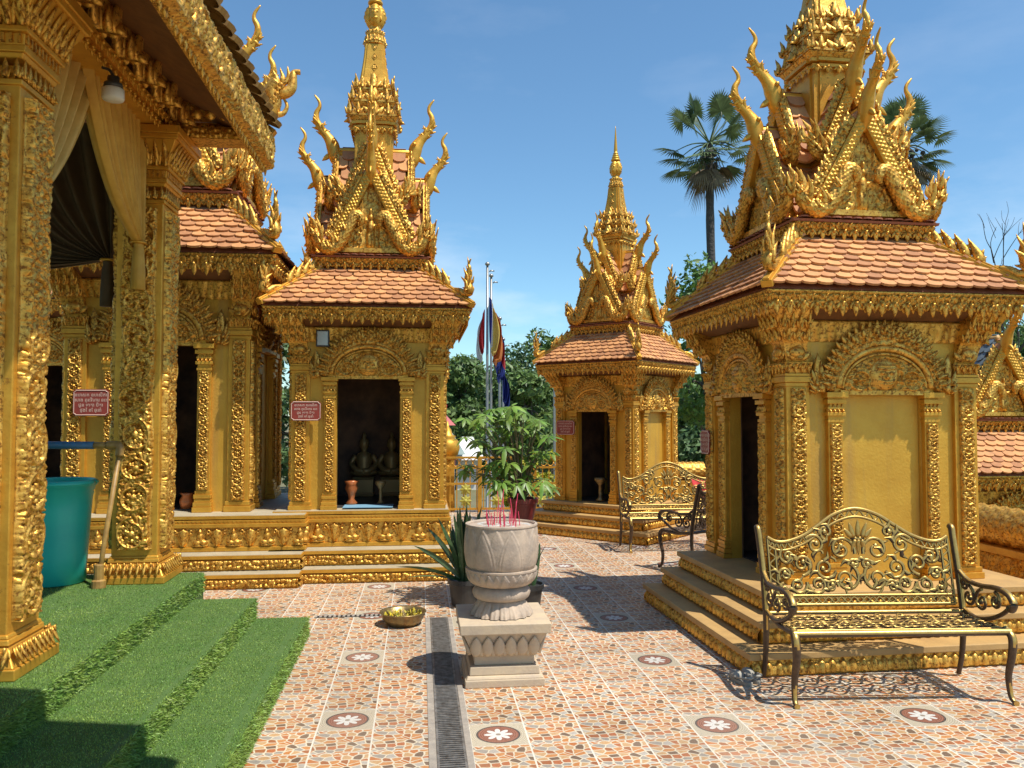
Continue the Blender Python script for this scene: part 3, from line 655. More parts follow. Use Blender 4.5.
        for (f_, hh, an, off) in ((.52, .34, .08, 0), (.47, .29, -.15, .035), (.45, .27, -.12, -.035), (.42, .20, -.4, .05), (.42, .20, -.4, -.05), (.36, .13, -.7, .02), (.36, .13, -.7, -.02), (.56, .15, .7, 0), (.5, .12, .9, .03), (.5, .12, .9, -.03)):
            pp = Pn[int(f_*len(Pn))]+sidev*off; dirv = (np.array((0, 0, 1))*math.cos(an)+o*math.sin(an)); xx_ = np.cross(sidev, dirv)
            mb.add(flame(hh, .055, .042, curl=.03), FR(pp, xx_, sidev, dirv), smooth=True); mb.merge(TRI_S, FR(pp-np.array((0, 0, .03)), xx_*.09, sidev*.09, dirv*hh*.5))
        part('naga_finial', MB().merge(mb, face(k) @ T_(*p0) @ SC(.80) @ T_(*-p0)), 'relief', root)
    # upper cornice
    mb = MB(); mb.add(frust(.50, 2.58, .50, 2.66)); mb.add(frust(.50, 2.66, PM-.04, 2.69)); band4(mb, PM-.045, 2.675, PM-.005, 2.75, lambda u, v, w_: f_blobs(u, v, w_, cell=.03, seed=9.), .028, res=.008); ring4(mb, PM-.05, 2.672, 2.752)
    uc = part('upper_cornice', mb, 'relief', root)
    mb = MB(); pendants(mb, PM-.015, 2.695, 13, .085, .085, .03); pendants(mb, PM-.004, 2.745, 22, .045, .054, .028); part('hanging_fringe', mb, 'relief', root, parent=uc)
    mb = MB(); mb.add(frust(PM+.015, 2.753, PM+.02, 2.772)); 
    for k in range(4):
        t_ = MB(); tile_plane(t_, (0, -PM-.035, 2.766), (1, 0, 0), (0, 1, 0), (0, 0, 1), .10, lambda d: PM+.02, .088, .09); mb.merge(t_, face(k))
    part('cornice_tiles', mb, 'lip', root, parent=uc)
    mb = MB(); mb.add(frust(PM-.03, 2.776, PM-.05, UP0+.012)); part('crown_base', mb, 'gold', root, True)
    # crown: two nested gables on every side
    for (b, zb, zr, re, tw, te, big) in ((.455, UP0+.02, UP0+.86, .60, .15, .125, True), (.29, UP0+.50, UP0+1.17, .43, .145, .12, False)):
        hgt = zr-zb; sl = math.hypot(b, hgt)
        for k in range(4):
            Fk = face(k); mb = MB()
            for s in (-1, 1):
                Vv = np.array((-s*b/sl, 0, hgt/sl)); N = np.array((s*hgt/sl, 0, b/sl))
                t_ = MB(); tile_plane(t_, (s*b, -re*.5, zb), (0, 1, 0), Vv, N, sl, lambda d: re*.5, tw, te, t=.020, jit=.006); mb.merge(t_, Fk)
            roof = part('gable_tiles', mb, 'tile', root, True)
            mb = MB(); ins = .97
            mb.add(prism([(-b*ins, zb-.01), (b*ins, zb-.01), (0, zr-.03)], -re+.065, -.02), Fk); part('gable_bed', mb, 'wall', root, True, parent=roof)
            # ridge cap and overhanging reveal
            mb = MB(); mb.add(tube(np.array([(0, -re-.005, zr+.01), (0, -.05, zr+.01)]), .035, 8), Fk, smooth=True)
            for s in (-1, 1):
                n_ = np.array((s*hgt/sl, 0, b/sl)); d_ = np.array((-s*b/sl, 0, hgt/sl)); p0 = np.array((s*b, 0, zb))
                mb.add(box(-.0, sl, -re-.002, -re+.20, -.045, -.012), Fk @ FR(p0, d_, (0, 1, 0), n_))
                mb.add(box(-.0, sl, -re-.022, -re+.03, -.066, .028), Fk @ FR(p0, d_, (0, 1, 0), n_)); mb.add(strip(p0+n_*-.060+np.array((0, -re-.0225, 0))+d_*.02, d_, n_, (0, -1, 0), sl-.04, .082, lambda u, v, w: np.abs(np.sin(u*80+v*60))*np.abs(np.sin(u*80-v*60))*.8+.2*f_bead(u, v, w), .016, .008), Fk, smooth=True)
            gf = part('gable_frame', mb, 'gold', root, True, bevel=.004)
            # tympanum relief: a standing figure among scrolls
            nx, nz_ = 72, 56; X, Z = np.meshgrid(np.linspace(-1, 1, nx), np.linspace(0, 1, nz_), indexing='ij'); hw = b*.93*(1-Z*.985); xx = X*hw; zz = Z*hgt*.90
            fo = f_blobs(xx, zz, 1, cell=.05, seed=11.)*.8; fo = np.maximum(fo, f_scroll(zz, np.abs(xx)-.17, .20)*(np.abs(xx) > .08)*1.2)
            fg = np.maximum.reduce([ell(xx, zz, 0, .40*hgt, .030, .036), ell(xx, zz, 0, .47*hgt, .015, .04), ell(xx, zz, 0, .28*hgt, .042, .09), ell(xx, zz, .02, .13*hgt, .026, .10), ell(xx, zz, -.02, .13*hgt, .026, .10), ell(xx, zz, .065, .30*hgt, .045, .018), ell(xx, zz, -.06, .36*hgt, .04, .018)])*1.15
            hgt_ = np.where(np.abs(xx) < .085, np.maximum(fg, fo*.4), fo); hgt_[0] = hgt_[-1] = 0
            G = np.stack((xx, -re+.060-hgt_*.042, zb+.01+zz), -1); mb = MB().add(gridmesh(G), Fk, smooth=True)
            mb.add(box(-b*.92, b*.92, -re-.01, -re+.064, zb-.008, zb+.035), Fk)
            part('gable_tympanum', mb, 'relief', root, True, parent=gf)
            # naga bargeboards: crest leaves on the slope, scaled bodies curling at the foot
            for s in (-1, 1):
                mb = MB(); n_ = np.array((s*hgt/sl, 0, b/sl)); d_ = np.array((-s*b/sl, 0, hgt/sl)); p0 = np.array((s*b, 0, zb)); nl = 12 if big else 9
                # carved crest board on the upper edge, finished with small leaves
                cb = .082 if big else .055; q0 = p0+d_*sl*.13+n_*.026+np.array((0, -re+.012, 0))
                VF = strip(q0, d_, n_, (0, -1, 0), sl*.76, cb, lambda u, v, w: np.maximum(f_scroll(u, v, w)*.8, f_blobs(u, v, w, cell=.040, seed=5.)), .040, .0085); mb.add(VF, Fk, smooth=True)
                mb.add(box(0, sl*.76, 0, .03, 0, cb-.012), Fk @ FR(q0+np.array((0, .001, 0)), d_, (0, 1, 0), n_))
                for i in range(nl):
                    t = .15+.74*(i+.5)/nl; p = p0+d_*sl*t+n_*(cb*.80)+np.array((0, -re+.008, 0)); up_ = n_*.70+d_*.71
                    mb.merge(TRI_S, Fk @ FR(p, np.cross((0, 1, 0), up_)*.075, np.array((0, .11, 0)), up_*random.uniform(.065, .095)))
                pts = [(.105, .245), (.095, .29), (.115, .34), (.165, .345), (.215, .26), (.285, .13), (.37, .035), (.46, .03), (.545, .09), (.585, .19), (.57, .27)] if big else [(.09, .17), (.10, .22), (.14, .23), (.18, .16), (.24, .06), (.30, .035), (.35, .08), (.375, .15), (.365, .21)]
                P = catmull([(s*x, -re-.035, zb+z) for x, z in pts], 12); t = np.linspace(0, 1, len(P))
                mb.add(tube(P, np.interp(t, [0, .12, .4, .7, .85, 1], [.012, .036, .052, .058, .044, .02])*(1 if big else .8), 36, up=(0, 1, 0), flat=.8, bump=scales(10, .060, .30)), Fk, smooth=True)
                q = P[int(.84*len(P))]; hd = naga_head(.25 if big else .19, 5, .7, .062)
                mb.merge(hd, Fk @ T_(q[0], q[1], q[2]) @ RY(s*.28))
                for a_, hh in ((.75, .20), (.62, .14), (.9, .12)):
                    q = P[int(a_*len(P))]; mb.add(flame(hh, .05, .04, lean=s*.03, curl=.02), Fk @ T_(q[0], q[1]-.03, q[2]+.02) @ RX(.3), smooth=True)
                for i in range(5):
                    q = P[int((.45+.1*i)*(len(P)-1))]; mb.merge(TRI_S, Fk @ T_(q[0]+s*.01, q[1]-.045, q[2]+.0) @ RY(s*.5) @ SC(.07, .07, .085))
                part('naga_bargeboard', mb, 'relief', root, True, parent=gf)
            mb = MB(); mb.merge(chofa_mb(.98 if big else 1.05), Fk @ FR((0, -re-.01, zr+.03), (0, -1, 0), (1, 0, 0), (0, 0, 1))); part('chofa_finial', mb, 'gold', root, True)
    # tower
    def redent(h, z0, z1): 
        m = MB(); m.add(frust(h*.93, z0, h*.93, z1)); m.add(box(-h*.72, h*.72, -h, h, z0+.001, z1-.001)); m.add(box(-h, h, -h*.72, h*.72, z0+.002, z1-.002)); return m
    mb = redent(.215, UP0+.7, UP0+1.44)
    for z, e in ((UP0+1.36, .02), (UP0+1.40, .045)): mb.merge(redent(.215+e, z, z+.03))
    pendants(mb, .245, UP0+1.36, 5, .06, .085, .02); tower = part('tower_body', mb, 'gold', root, True)
    zt = UP0+1.42
    for i, (h, z) in enumerate(((.285, zt), (.255, zt+.155), (.215, zt+.295))):
        mb = MB(); band4(mb, h-.05, z, h-.012, z+.055, lambda u, v, w_: f_blobs(u, v, w_, cell=.024, seed=3.), .014, .008); mb.add(frust(h-.052, z+.0, h-.02, z+.056)); mb.add(frust(h, z+.056, h, z+.075)); mb.add(frust(h-.05, z+.075, h-.06, z+.155))
        for k in range(4):
            mb.merge(TRI, face(k) @ T_(0, -h+.012, z+.068) @ SC(.23*h/.285, .15, .16)); mb.merge(TRI_S, face(k) @ T_(0, -h-.012, z+.068) @ SC(.14, .12, .09))
            for s in (-1, 1): mb.merge(TRI_S, face(k) @ T_(s*h*.58, -h+.015, z+.068) @ SC(.10, .10, .125))
            c = face(k) @ T_(-h+.012, -h+.012, z+.068) @ RZ(math.pi/4)
            mb.merge(TRI, c @ SC(.09, .12, .115)); mb.add(flame(.14, .045, .05, curl=.02), c @ T_(0, -.02, 0), smooth=True)
        part('tower_tier', mb, 'relief', root, True)
    zc = zt+.40; prof = [(.185, 0), (.178, .03), (.160, .10), (.142, .20), (.127, .30), (.116, .40), (.110, .47)]
    mb = MB(); 
    for (r0, a0), (r1, a1) in zip(prof[:-1], prof[1:]):
        mb.add(frust(r0*.90, zc+a0, r1*.90, zc+a1)); V, Fq = frust(r0, zc+a0+.0005, r1, zc+a1-.0005)
        for ax in (0, 1):
            V2 = V.copy(); V2[:, ax] *= .70; mb.add((V2, Fq))
    sp = part('spire', mb, 'gold', root, True)
    mb = MB()
    for k in range(4):
        for j, (zz, d) in enumerate(((.09, .042), (.21, .036), (.33, .031), (.43, .024))):
            r = np.interp(zz, [a for _, a in prof], [a for a, _ in prof]); sq = [(d, 0), (0, d*1.15), (-d, 0), (0, -d*1.15), (d, 0)]
            tl = math.atan(.16); base = face(k) @ T_(0, -r-.003, zc+zz) @ RX(-tl)
            mb.add(tube(np.array([(x, 0, z) for x, z in sq]), .0045, 5), base)
            for a in range(4): mb.add(uvsphere(d*.30, 6, 4, 1, .4, 1), base @ T_(math.cos(a*1.571+.785)*d*.30, 0, math.sin(a*1.571+.785)*d*.30), smooth=True)
    part('spire_diamonds', mb, 'relief', root, True, parent=sp)
    zz = zc+.47; mb = MB(); mb.add(lathe([(.10, zz), (.125, zz+.015), (.125, zz+.03), (.10, zz+.04), (.118, zz+.06), (.118, zz+.10), (.092, zz+.11), (.10, zz+.13), (.10, zz+.15), (.075, zz+.165), (.066, zz+.20), (.07, zz+.22)], 24), smooth=False)
    for i in range(16):
        a = i*np.pi/8; mb.merge(TRI_S, RZ(a) @ T_(0, -.118, zz+.03) @ SC(.05, .06, .075)); mb.merge(TRI_S, RZ(a+.2) @ T_(0, -.098, zz+.16) @ SC(.045, .05, -.05))
    part('spire_crown', mb, 'relief', root, True)
    zh = zz+.20; n, m_ = 96, 40; th = np.linspace(0, 2*np.pi, n, endpoint=False)[:, None]; v = np.linspace(0, 1, m_)[None]
    rad = .108*np.sqrt(np.clip(1-((v-.47)/.53)**2, .02, 1))**.8; x = ((th+np.pi/4) % (np.pi/2)-np.pi/4)/(np.pi/4); y = (v-.5)*2
    fc = .16*np.exp(-(x/.10)**2)*((y > -.25) & (y < .30))*(1-.6*(y > .05))+.14*ell(np.abs(x), y, .34, .10, .17, .09)+.10*np.exp(-((y-.30-.12*np.abs(x))/.06)**2)*(np.abs(x) < .62)+.12*np.exp(-((y+.42-.2*x*x)/.06)**2)*(np.abs(x) < .34)+.10*np.exp(-((y-.55)/.05)**2)-.14*(np.abs(x) > .86)
    rad = rad*(1+fc*.65)*(1+.10*np.cos(4*th)); G = np.stack((rad*np.cos(th), rad*np.sin(th), zh+.27*v+0*th), -1); G = np.concatenate((G, G[:1]), 0)
    mb = MB().add(gridmesh(G), smooth=True)
    for k in range(4): mb.merge(TRI_S, RZ(k*math.pi/2+math.pi/4) @ T_(0, -.085, zh+.06) @ SC(.05, .06, .17))
    part('four_faced_head', mb, 'gold', root, True)
    z = zh+.255; mb = MB(); mb.add(lathe([(.05, z), (.085, z+.01), (.085, z+.03), (.055, z+.035), (.07, z+.05), (.07, z+.07), (.045, z+.075), (.058, z+.09), (.058, z+.105), (.036, z+.11), (.046, z+.125), (.046, z+.14), (.03, z+.15), (.034, z+.18), (.028, z+.26), (.018, z+.40), (.007, z+.56), (.002, z+.60)], 16), smooth=True)
    part('spire_needle', mb, 'gold', root, True)

def plinth(root, levels, style, mats=('gold', 'relief', 'dull')):
    """levels: (x0, x1, y0, y1, z0, z1) blocks with a carved riser and a projecting tread"""
    for i, (x0, x1, y0, y1, z0, z1, fn, tread) in enumerate(levels):
        mb = MB(); nose = .005 if style == 'frieze' else .014; th = .045
        mb.add(box(x0+.012, x1-.012, y0+.012, y1-.012, z0+.001, z1-th))
        if style == 'frieze' and i == len(levels)-1:
            mb.add(box(x0-.012, x1+.012, y0-.012, y1+.012, z0+.002, z0+.045)); mb.add(box(x0-.02, x1+.02, y0-.02, y1+.02, z1-th-.075, z1-th-.035)); mb.add(box(x0-.006, x1+.006, y0-.006, y1+.006, z1-th-.034, z1-th-.0015))
        o = mb.build('plinth' if i == len(levels)-1 else 'plinth_step', mats[0], root, .005)
        mb = MB()
        if style == 'frieze':
            mb.add(box(x0-nose, x1+nose, y0-nose, y1+nose, z1-th*.8+.001, z1-.004), None, 0); mb.add(box(x0-nose+.012, x1+nose-.012, y0-nose+.012, y1+nose-.012, z1-.0045, z1), None, 1); mb.build('tread', ['gold', tread], o)
        else:
            mb.add(box(x0-nose, x1+nose, y0-nose, y1+nose, z1-th+.001, z1)); mb.build('tread', tread, o, .006)
        mb = MB(); za, zb = z0+.012, z1-th-.006
        if style == 'frieze' and i == len(levels)-1: za, zb = z0+.05, z1-th-.08
        Wd = zb-za
        runs = [((x0+.012, y0+.011), (1, 0), (0, -1), x1-x0-.024), ((x0+.011, y1-.012), (0, -1), (-1, 0), y1-y0-.024), ((x1-.011, y0+.012), (0, 1), (1, 0), y1-y0-.024)]
        for (px, py), (ux, uy), (nx, ny), ln in runs:
            mb.add(strip((px, py, za), (ux, uy, 0), (0, 0, 1), (nx, ny, 0), ln, Wd, fn, min(.045, Wd*.36), .0055), smooth=True)
        mb.build('carved_riser', mats[1], o)
        if style == 'frieze' and i == len(levels)-1:
            mb = MB(); 
            for (px, py), (ux, uy), (nx, ny), ln in runs[:1]:
                n = int(ln/.045)
                for q in range(n):
                    a = (q+.5)/n*ln; mb.add(prism([(-.018, 0), (0, -.026), (.018, 0)], -.016, .0), T_(px+a, py-.008, z1-th-.004))
            if mb.n: mb.build('dentils', mats[0], o)
blob = lambda u, v, w: f_blobs(u, v, w, cell=w/2.1, seed=6.)
def lot(u, v, w):
    p = w*.80; x = (u/p) % 1.0-.5; y = v/w+.5; x2 = (u/p+.5) % 1.0-.5
    a = np.sqrt(np.clip(1-(x/.40)**2-(np.clip(y-.35, 0, 1)/.60)**2, 0, 1)); b_ = .6*np.sqrt(np.clip(1-(x2/.22)**2-(np.clip(y-.3, 0, 1)/.45)**2, 0, 1)); return np.maximum(a, b_)

def place(root, zf, sxy, sz, kz):
    for o in list(root.children):
        if o.name.split('.')[0] in ('plinth', 'plinth_step'): continue
        top = o.get('_crown'); k = kz if top else 1.0
        o.scale = (sxy, sxy, sz*k); o.location.z = zf+(UP0*sz*(1-k) if top else 0)

D = thing('shrine', 'large gold spired shrine at right behind the front bench, door on its shaded left side', 'shrine', (3.46, 6.56, 0), R(1.9-90), 'gold shrines round the terrace')
build_prototype(D)
for o in TOP: o['_crown'] = 1
def shrine_copy(label, loc, rz, skip=()):
    r = copy_tree(D, None, skip); r.location = loc; r.rotation_euler = (0, 0, rz); r['label'] = label; return r
B = shrine_copy('gold spired shrine behind the brass bowl, seated statues inside its dark front door', (-.56, 9.77, 0), 0)
A = shrine_copy('widest gold shrine behind the turquoise bin and hall pillars, joined to the plinth at left', (-2.78, 9.95, 0), 0)
Cc = shrine_copy('small gold shrine in the distance set cornerwise behind the far bench', (2.94, 11.92, 0), R(-45))
place(D, .45, 1, 1, 1.0); place(B, .68, 1.05, 1.01, 1.14); place(A, .665, 1.22, 1.27, 1.10); place(Cc, .45, .845, .93, .98)
# plinths (root frame: door towards -y)
def dl(x0, x1, y0, y1): return (-y1, -y0, x0, x1)      # the right-hand shrine is turned a quarter: its own x runs back from the bench
plinth(D, [(-.80, 1.43, -1.38, 1.38, 0, .155, lot, 'dull'), (-.77, 1.24, -1.22, 1.22, .155, .305, lot, 'dull'), (-.75+.0, 1.07, -1.07, 1.07, .305, .45, lot, 'dull')], 'steps')
plinth(B, [(-1.0, .90, -1.38, 1.0, 0, .145, blob, 'floorgold'), (-.99, .885, -1.18, .99, .145, .30, blob, 'floorgold'), (-.98, .875, -.93, .98, .30, .68, f_frieze, 'floorgold')], 'frieze')
plinth(A, [(-3.2, 1.61, -1.745, 1.2, 0, .145, blob, 'floorgold'), (-3.2, 1.60, -1.55, 1.19, .145, .30, blob, 'floorgold'), (-3.2, 1.595, -1.30, 1.18, .30, .665, f_frieze, 'floorgold')], 'frieze')
plinth(Cc, [(-1.12, 1.12, -1.12, 1.0, 0, .155, lot, 'dull'), (-.96, .96, -.96, .96, .155, .305, lot, 'dull'), (-.80, .80, -.80, .80, .305, .45, lot, 'dull')], 'steps')

# ---------------------------------------------------------------- artificial turf on the hall steps
mb = MB(); mb.add(box(-8.6, -1.70, -1.2, 6.73, -.1, .45)); mb.add(box(-1.75, -1.235, -1.2, 6.44, -.1, .30)); mb.add(box(-1.28, -.845, -1.2, 6.425, -.1, .15))
tag(mb.build('turf_steps', 'turfbase', bevel=.012), None, None, kind='structure')
def blades():
    P, Nn = [], []
    def area(n, f, nrm): 
        P.append(f(RNG.random((n, 2)))); Nn.append(np.tile(nrm, (n, 1)))
    Z = (0, 0, 1); XN = (1, 0, 0); YN = (0, 1, 0)
    for y0, y1, dens in ((2.6, 4.2, 26000), (4.2, 5.4, 17000), (5.4, 6.73, 12000)):
        for x0, x1, z in ((-3.6, -1.70, .45), (-1.70, -1.235, .30), (-1.235, -.845, .15)):
            e = min(y1, 6.73 if z == .45 else 6.43); n = int((x1-x0)*(e-y0)*dens); area(n, lambda q: np.c_[x0+(x1-x0)*q[:, 0], y0+(e-y0)*q[:, 1], z+0*q[:, 0]], Z)
        for x, z0 in ((-1.70, .30), (-1.235, .15), (-.845, 0)):
            e = min(y1, 6.73 if z0 == .3 else 6.43); n = int(.15*(e-y0)*dens*.75); area(n, lambda q: np.c_[x+0*q[:, 0], y0+(e-y0)*q[:, 1], z0+.15*q[:, 0]], XN)
    P_ = np.concatenate(P); N_ = np.concatenate(Nn)
    keep = ~((np.abs(P_[:, 0]+.905) < .018) & (N_[:, 2] > .5) & (RNG.random(len(P_)) < .85)) & ~((np.abs(P_[:, 0]+1.262) < .012) & (N_[:, 2] > .5) & (RNG.random(len(P_)) < .85))
    P_ = P_[keep]; N_ = N_[keep]; n = len(P_)
    lean = RNG.normal(size=(n, 3))*.55; d = N_*1.0+lean+np.array((0, 0, .25)); d /= np.linalg.norm(d, axis=1)[:, None]
    h = RNG.uniform(.005, .010, n)*(1+2.2*(N_[:, 0] > .5)); sd = np.cross(d, RNG.normal(size=(n, 3))); sd /= np.linalg.norm(sd, axis=1)[:, None]; wd = RNG.uniform(.0014, .0026, n)*(1+.6*(N_[:, 0] > .5))
    V = np.stack((P_-sd*wd[:, None], P_+sd*wd[:, None], P_+d*h[:, None]), 1).reshape(-1, 3)
    mb = MB().add((V, [np.arange(3*n).reshape(-1, 3)])); return mb.build('turf_grass', 'blade')
tag(blades(), 'short green artificial grass covering the hall steps', 'grass', kind='stuff')

# ---------------------------------------------------------------- the hall at left: pillars, beam, eave, roof
HX = -2.11
hall = thing('temple_hall', 'gold carved hall at the left edge with thick pillars standing on green turf steps', 'temple hall', (HX, 4.3, .45))
HT = T_(-HX, -4.3, -.45)
def hpart(name, mb, mats, parent=None, bevel=0): return MB().merge(mb, HT).build(name, mats, parent or hall, bevel)
def pillar(x, y):
    t = T_(x, y, 0); h = .165
    mb = MB(); mb.add(frust(h, .60, h, 3.40)); mb.add(frust(.238, .451, .238, .505)); mb.add(frust(.228, .505, .178, .60)); mb.add(frust(.186, .60, .182, .63)); mb.add(frust(.178, .63, .172, .65))
    for a, z0, b, z1 in ((.18, 3.30, .18, 3.33), (.178, 3.43, .19, 3.455), (.20, 3.455, .20, 3.49), (.19, 3.49, .195, 3.55), (.215, 3.55, .215, 3.58), (.19, 3.58, .285, 3.765), (.30, 3.765, .305, 3.80), (.315, 3.80, .315, 3.862)): mb.add(frust(a, z0, b, z1))
    p = hpart('pillar', MB().merge(mb, t), 'gold', bevel=.006)
    for k in range(4):
        mb = MB(); mb.add(strip((-.125, -h-.001, .70), (0, 0, 1), (1, 0, 0), (0, -1, 0), 2.56, .25, lambda u, v, w: crisp(f_leafscroll(u, v, w)), .050, .0050), smooth=True)
        # leafy stems between the rosettes
        hpart('carved_panel', MB().merge(mb, t @ face(k)), 'relief', p)
    mb = MB()
    for k in range(4):
        for i in range(9):
            x_ = (i-4)*.047; mb.merge(TRI_S, face(k) @ T_(x_, -.215, .598) @ RX(-.5) @ SC(.052, .06, -.09))
        for i in range(7):
            x_ = (i-3)*.052; mb.merge(TRI_S, face(k) @ T_(x_, -.183, 3.335) @ SC(.055, .06, .095)); mb.merge(TRI, face(k) @ T_(x_*1.25, -.205, 3.585) @ RX(.45) @ SC(.075, .09, .19))
        for i in range(10): mb.add(box(-.008, .008, -.203, -.19, 3.50, 3.545), face(k) @ T_((i-4.5)*.038, 0, 0))
    hpart('carved_leaves', MB().merge(mb, t), 'relief', p)
for x, y in ((HX, 6.52), (HX, 4.30), (HX, 2.08), (-6.1, 6.52), (-6.1, 4.30), (-6.1, 2.08)): pillar(x, y)
Y0, Y1 = .5, 6.98
for x in (HX, -6.1):
    mb = MB(); mb.add(box(x-.16, x+.16, Y0, 6.80, 3.866, 4.02)); mb.add(box(x-.205, x+.205, Y0, 6.82, 3.93, 3.965)); mb.add(box(x-.17, x+.17, Y0, 6.80, 4.06, 4.30))
    if x == HX:
        for i in range(64): mb.merge(TRI_S, T_(HX+.165, 1.2+i*.088, 3.875) @ RZ(math.pi/2) @ SC(.09, .05, -.05)); mb.add(uvsphere(.017, 7, 5), T_(HX+.168, 1.2+i*.088, 3.885), smooth=True); mb.merge(TRI_S, T_(HX+.205, 1.24+i*.088, 3.94) @ RZ(math.pi/2) @ SC(.08, .05, -.06))
    hpart('beam', mb, 'gold')
for i in range(12):
    y = 6.42-i*.37; mb = MB(); M4 = T_(HX+.225, y, 3.965) @ RZ(math.pi/2) @ RX(.20)
    mb.merge(TRI, M4 @ SC(.30, .22, .36)); mb.merge(TRI, M4 @ T_(0, -.07, 0) @ SC(.20, .22, .22)); mb.add(flame(.40, .30, .07, lean=.0), M4 @ T_(0, .03, 0), smooth=True)
    mb.add(uvsphere(.05, 10, 7), M4 @ T_(0, -.04, .05), smooth=True); hpart('lotus_antefix', mb, 'relief')
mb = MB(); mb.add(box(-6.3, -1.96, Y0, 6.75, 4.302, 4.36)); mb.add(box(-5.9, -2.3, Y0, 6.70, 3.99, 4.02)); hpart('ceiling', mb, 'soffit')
# eave fascia, soffit, tiles
EX = -1.30
for side in (1, -1):
    fx = (lambda x: x) if side == 1 else (lambda x: 2*(-4.105)-x)
    mb = MB(); y0, y1 = (Y0, Y1)
    mb.add(strip((fx(EX), y0, 3.77), (0, 1, 0), (0, 0, 1), (side, 0, 0), y1-y0, .30, lambda u, v, w: crisp(np.maximum(f_leafscroll(u, v, w), .55*f_blobs(u, v, w, cell=.06, seed=8.))), .075, .0085), smooth=True)
    mb.add(box(*sorted((fx(EX-.05), fx(EX-.002))), y0, y1, 3.765, 4.075))
    for i in range(72): mb.merge(TRI_S, T_(fx(EX-.005), y0+(i+.5)*.09, 3.785) @ RZ(side*math.pi/2) @ SC(.10, .09, -.075))
    hpart('eave_fascia', mb, 'relief')
    a0 = np.array((fx(EX+.05), 0, 4.10)); b0 = np.array((-4.105, 0, 6.15)); d = b0-a0; sl = np.linalg.norm(d); d /= sl; nn = np.cross((0, 1, 0), d); nn = nn if nn[2] > 0 else -nn
    mb = MB(); tile_plane(mb, (a0[0], (y0+y1)/2, a0[2]), (0, 1, 0), d, nn, sl, lambda q: (y1-y0)/2, .19, .16, t=.036, jit=.006); hpart('roof_tiles', mb, 'pipegold')
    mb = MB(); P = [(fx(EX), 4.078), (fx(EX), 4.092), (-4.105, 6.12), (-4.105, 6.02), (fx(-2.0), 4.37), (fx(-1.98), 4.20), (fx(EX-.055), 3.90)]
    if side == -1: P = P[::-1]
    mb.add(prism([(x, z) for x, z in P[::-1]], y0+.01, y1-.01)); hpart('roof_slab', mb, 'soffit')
# carved outriggers under the end of the roof
for (ya, yb, za, zb, xa) in ((6.50, 6.72, 3.865, 3.96, -1.34), (6.42, 6.66, 4.05, 4.13, -1.42), (6.62, 6.90, 3.965, 4.03, -1.30), (4.2, 4.4, 3.965, 4.05, -1.34), (2.0, 2.2, 3.965, 4.05, -1.34)):
    mb = MB(); mb.add(box(-1.94, xa, ya, yb, za, zb)); mb.add(strip((-1.94, ya-.001, za+.005), (1, 0, 0), (0, 0, 1), (0, -1, 0), xa+1.94, zb-za-.01, f_blobs, .02), smooth=True)
    mb.merge(TRI, T_(xa-.02, ya+.1, za+.01) @ RZ(math.pi/2) @ SC(.2, .2, -.10)); hpart('outrigger', mb, 'relief', bevel=0)
mb = MB(); 
for i in range(6): mb.merge(TRI, T_(-1.86+i*.10, 6.44, 4.09) @ RX(-.2) @ SC(.12, .2, .13)); mb.add(uvsphere(.045, 8, 6), T_(-1.82+i*.1, 6.40, 4.02), smooth=True)
hpart('end_carving', mb, 'relief')
# gable end board and naga at the corner
mb = MB(); a0 = np.array((EX+.04, Y1, 4.08)); b0 = np.array((-4.105, Y1, 6.18)); d = (b0-a0); sl = np.linalg.norm(d); d /= sl; nn = np.cross((0, 1, 0), d); nn = nn if nn[2] > 0 else -nn
mb.add(box(0, sl, -.005, .08, -.12, .05), FR(a0, d, (0, 1, 0), nn))
for i in range(26):
    p = a0+d*(.55+i*.15); mb.merge(TRI_S, FR(p+nn*.03+np.array((0, .04, 0)), d*.13, (0, .13, 0), nn*.14+d*.05))
hpart('bargeboard', mb, 'relief')
mb = MB(); q = np.zeros(3); mb0 = mb
P = catmull([q+np.array(p) for p in ((-.30, 0, .10), (-.12, 0, .05), (-.02, 0, .10), (.02, 0, .24), (.0, 0, .36), (.06, 0, .44))], 6)
mb.add(tube(P, np.linspace(.06, .085, len(P)), 14, up=(0, 1, 0), bump=scales(10, .04, .14)), smooth=True)
mb.add(tube(catmull([q+np.array(p) for p in ((.0, 0, .36), (.12, 0, .34), (.20, 0, .40), (.215, 0, .53), (.23, 0, .57), (.29, 0, .575))], 6), np.interp(np.linspace(0, 1, 31), [0, .3, .8, 1], [.075, .06, .03, .028]), 10, up=(0, 1, 0)), smooth=True)
mb.add(tube(catmull([q+np.array(p) for p in ((.06, 0, .10), (.12, 0, .12), (.155, 0, .20), (.12, 0, .28))], 6), np.linspace(.035, .012, 19), 8, up=(0, 1, 0)), smooth=True)
for i, (dx, hh) in enumerate(((-.04, .15), (.01, .19), (.06, .20), (.11, .21))): mb.add(flame(hh, .07, .06, curl=.05), T_(q[0]+dx, q[1], q[2]+.38+.015*i) @ RY(.1+.12*i), smooth=True)
for i in range(5): mb.merge(TRI_S, T_(q[0]+.03+.02*i, q[1]-.06, q[2]+.20+.05*i) @ RX(.4) @ SC(.08, .08, .09))
hpart('naga_finial', MB().merge(mb, T_(-1.27, 7.03, 4.19) @ SC(.80)), 'relief')
mb = MB(); mb.merge(chofa_mb(.62), T_(-1.44, 7.07, 4.30)); hpart('horn_finial', mb, 'gold')
# entrance porch roof over the steps (outside the picture, it shades the near turf)
mb = MB(); mb.add(prism([(-1.28, 3.78), (.36, 3.78), (.36, 3.95), (-.4, 4.75), (-1.28, 4.45)], .6, 2.70)); hpart('porch_roof', mb, 'wall')

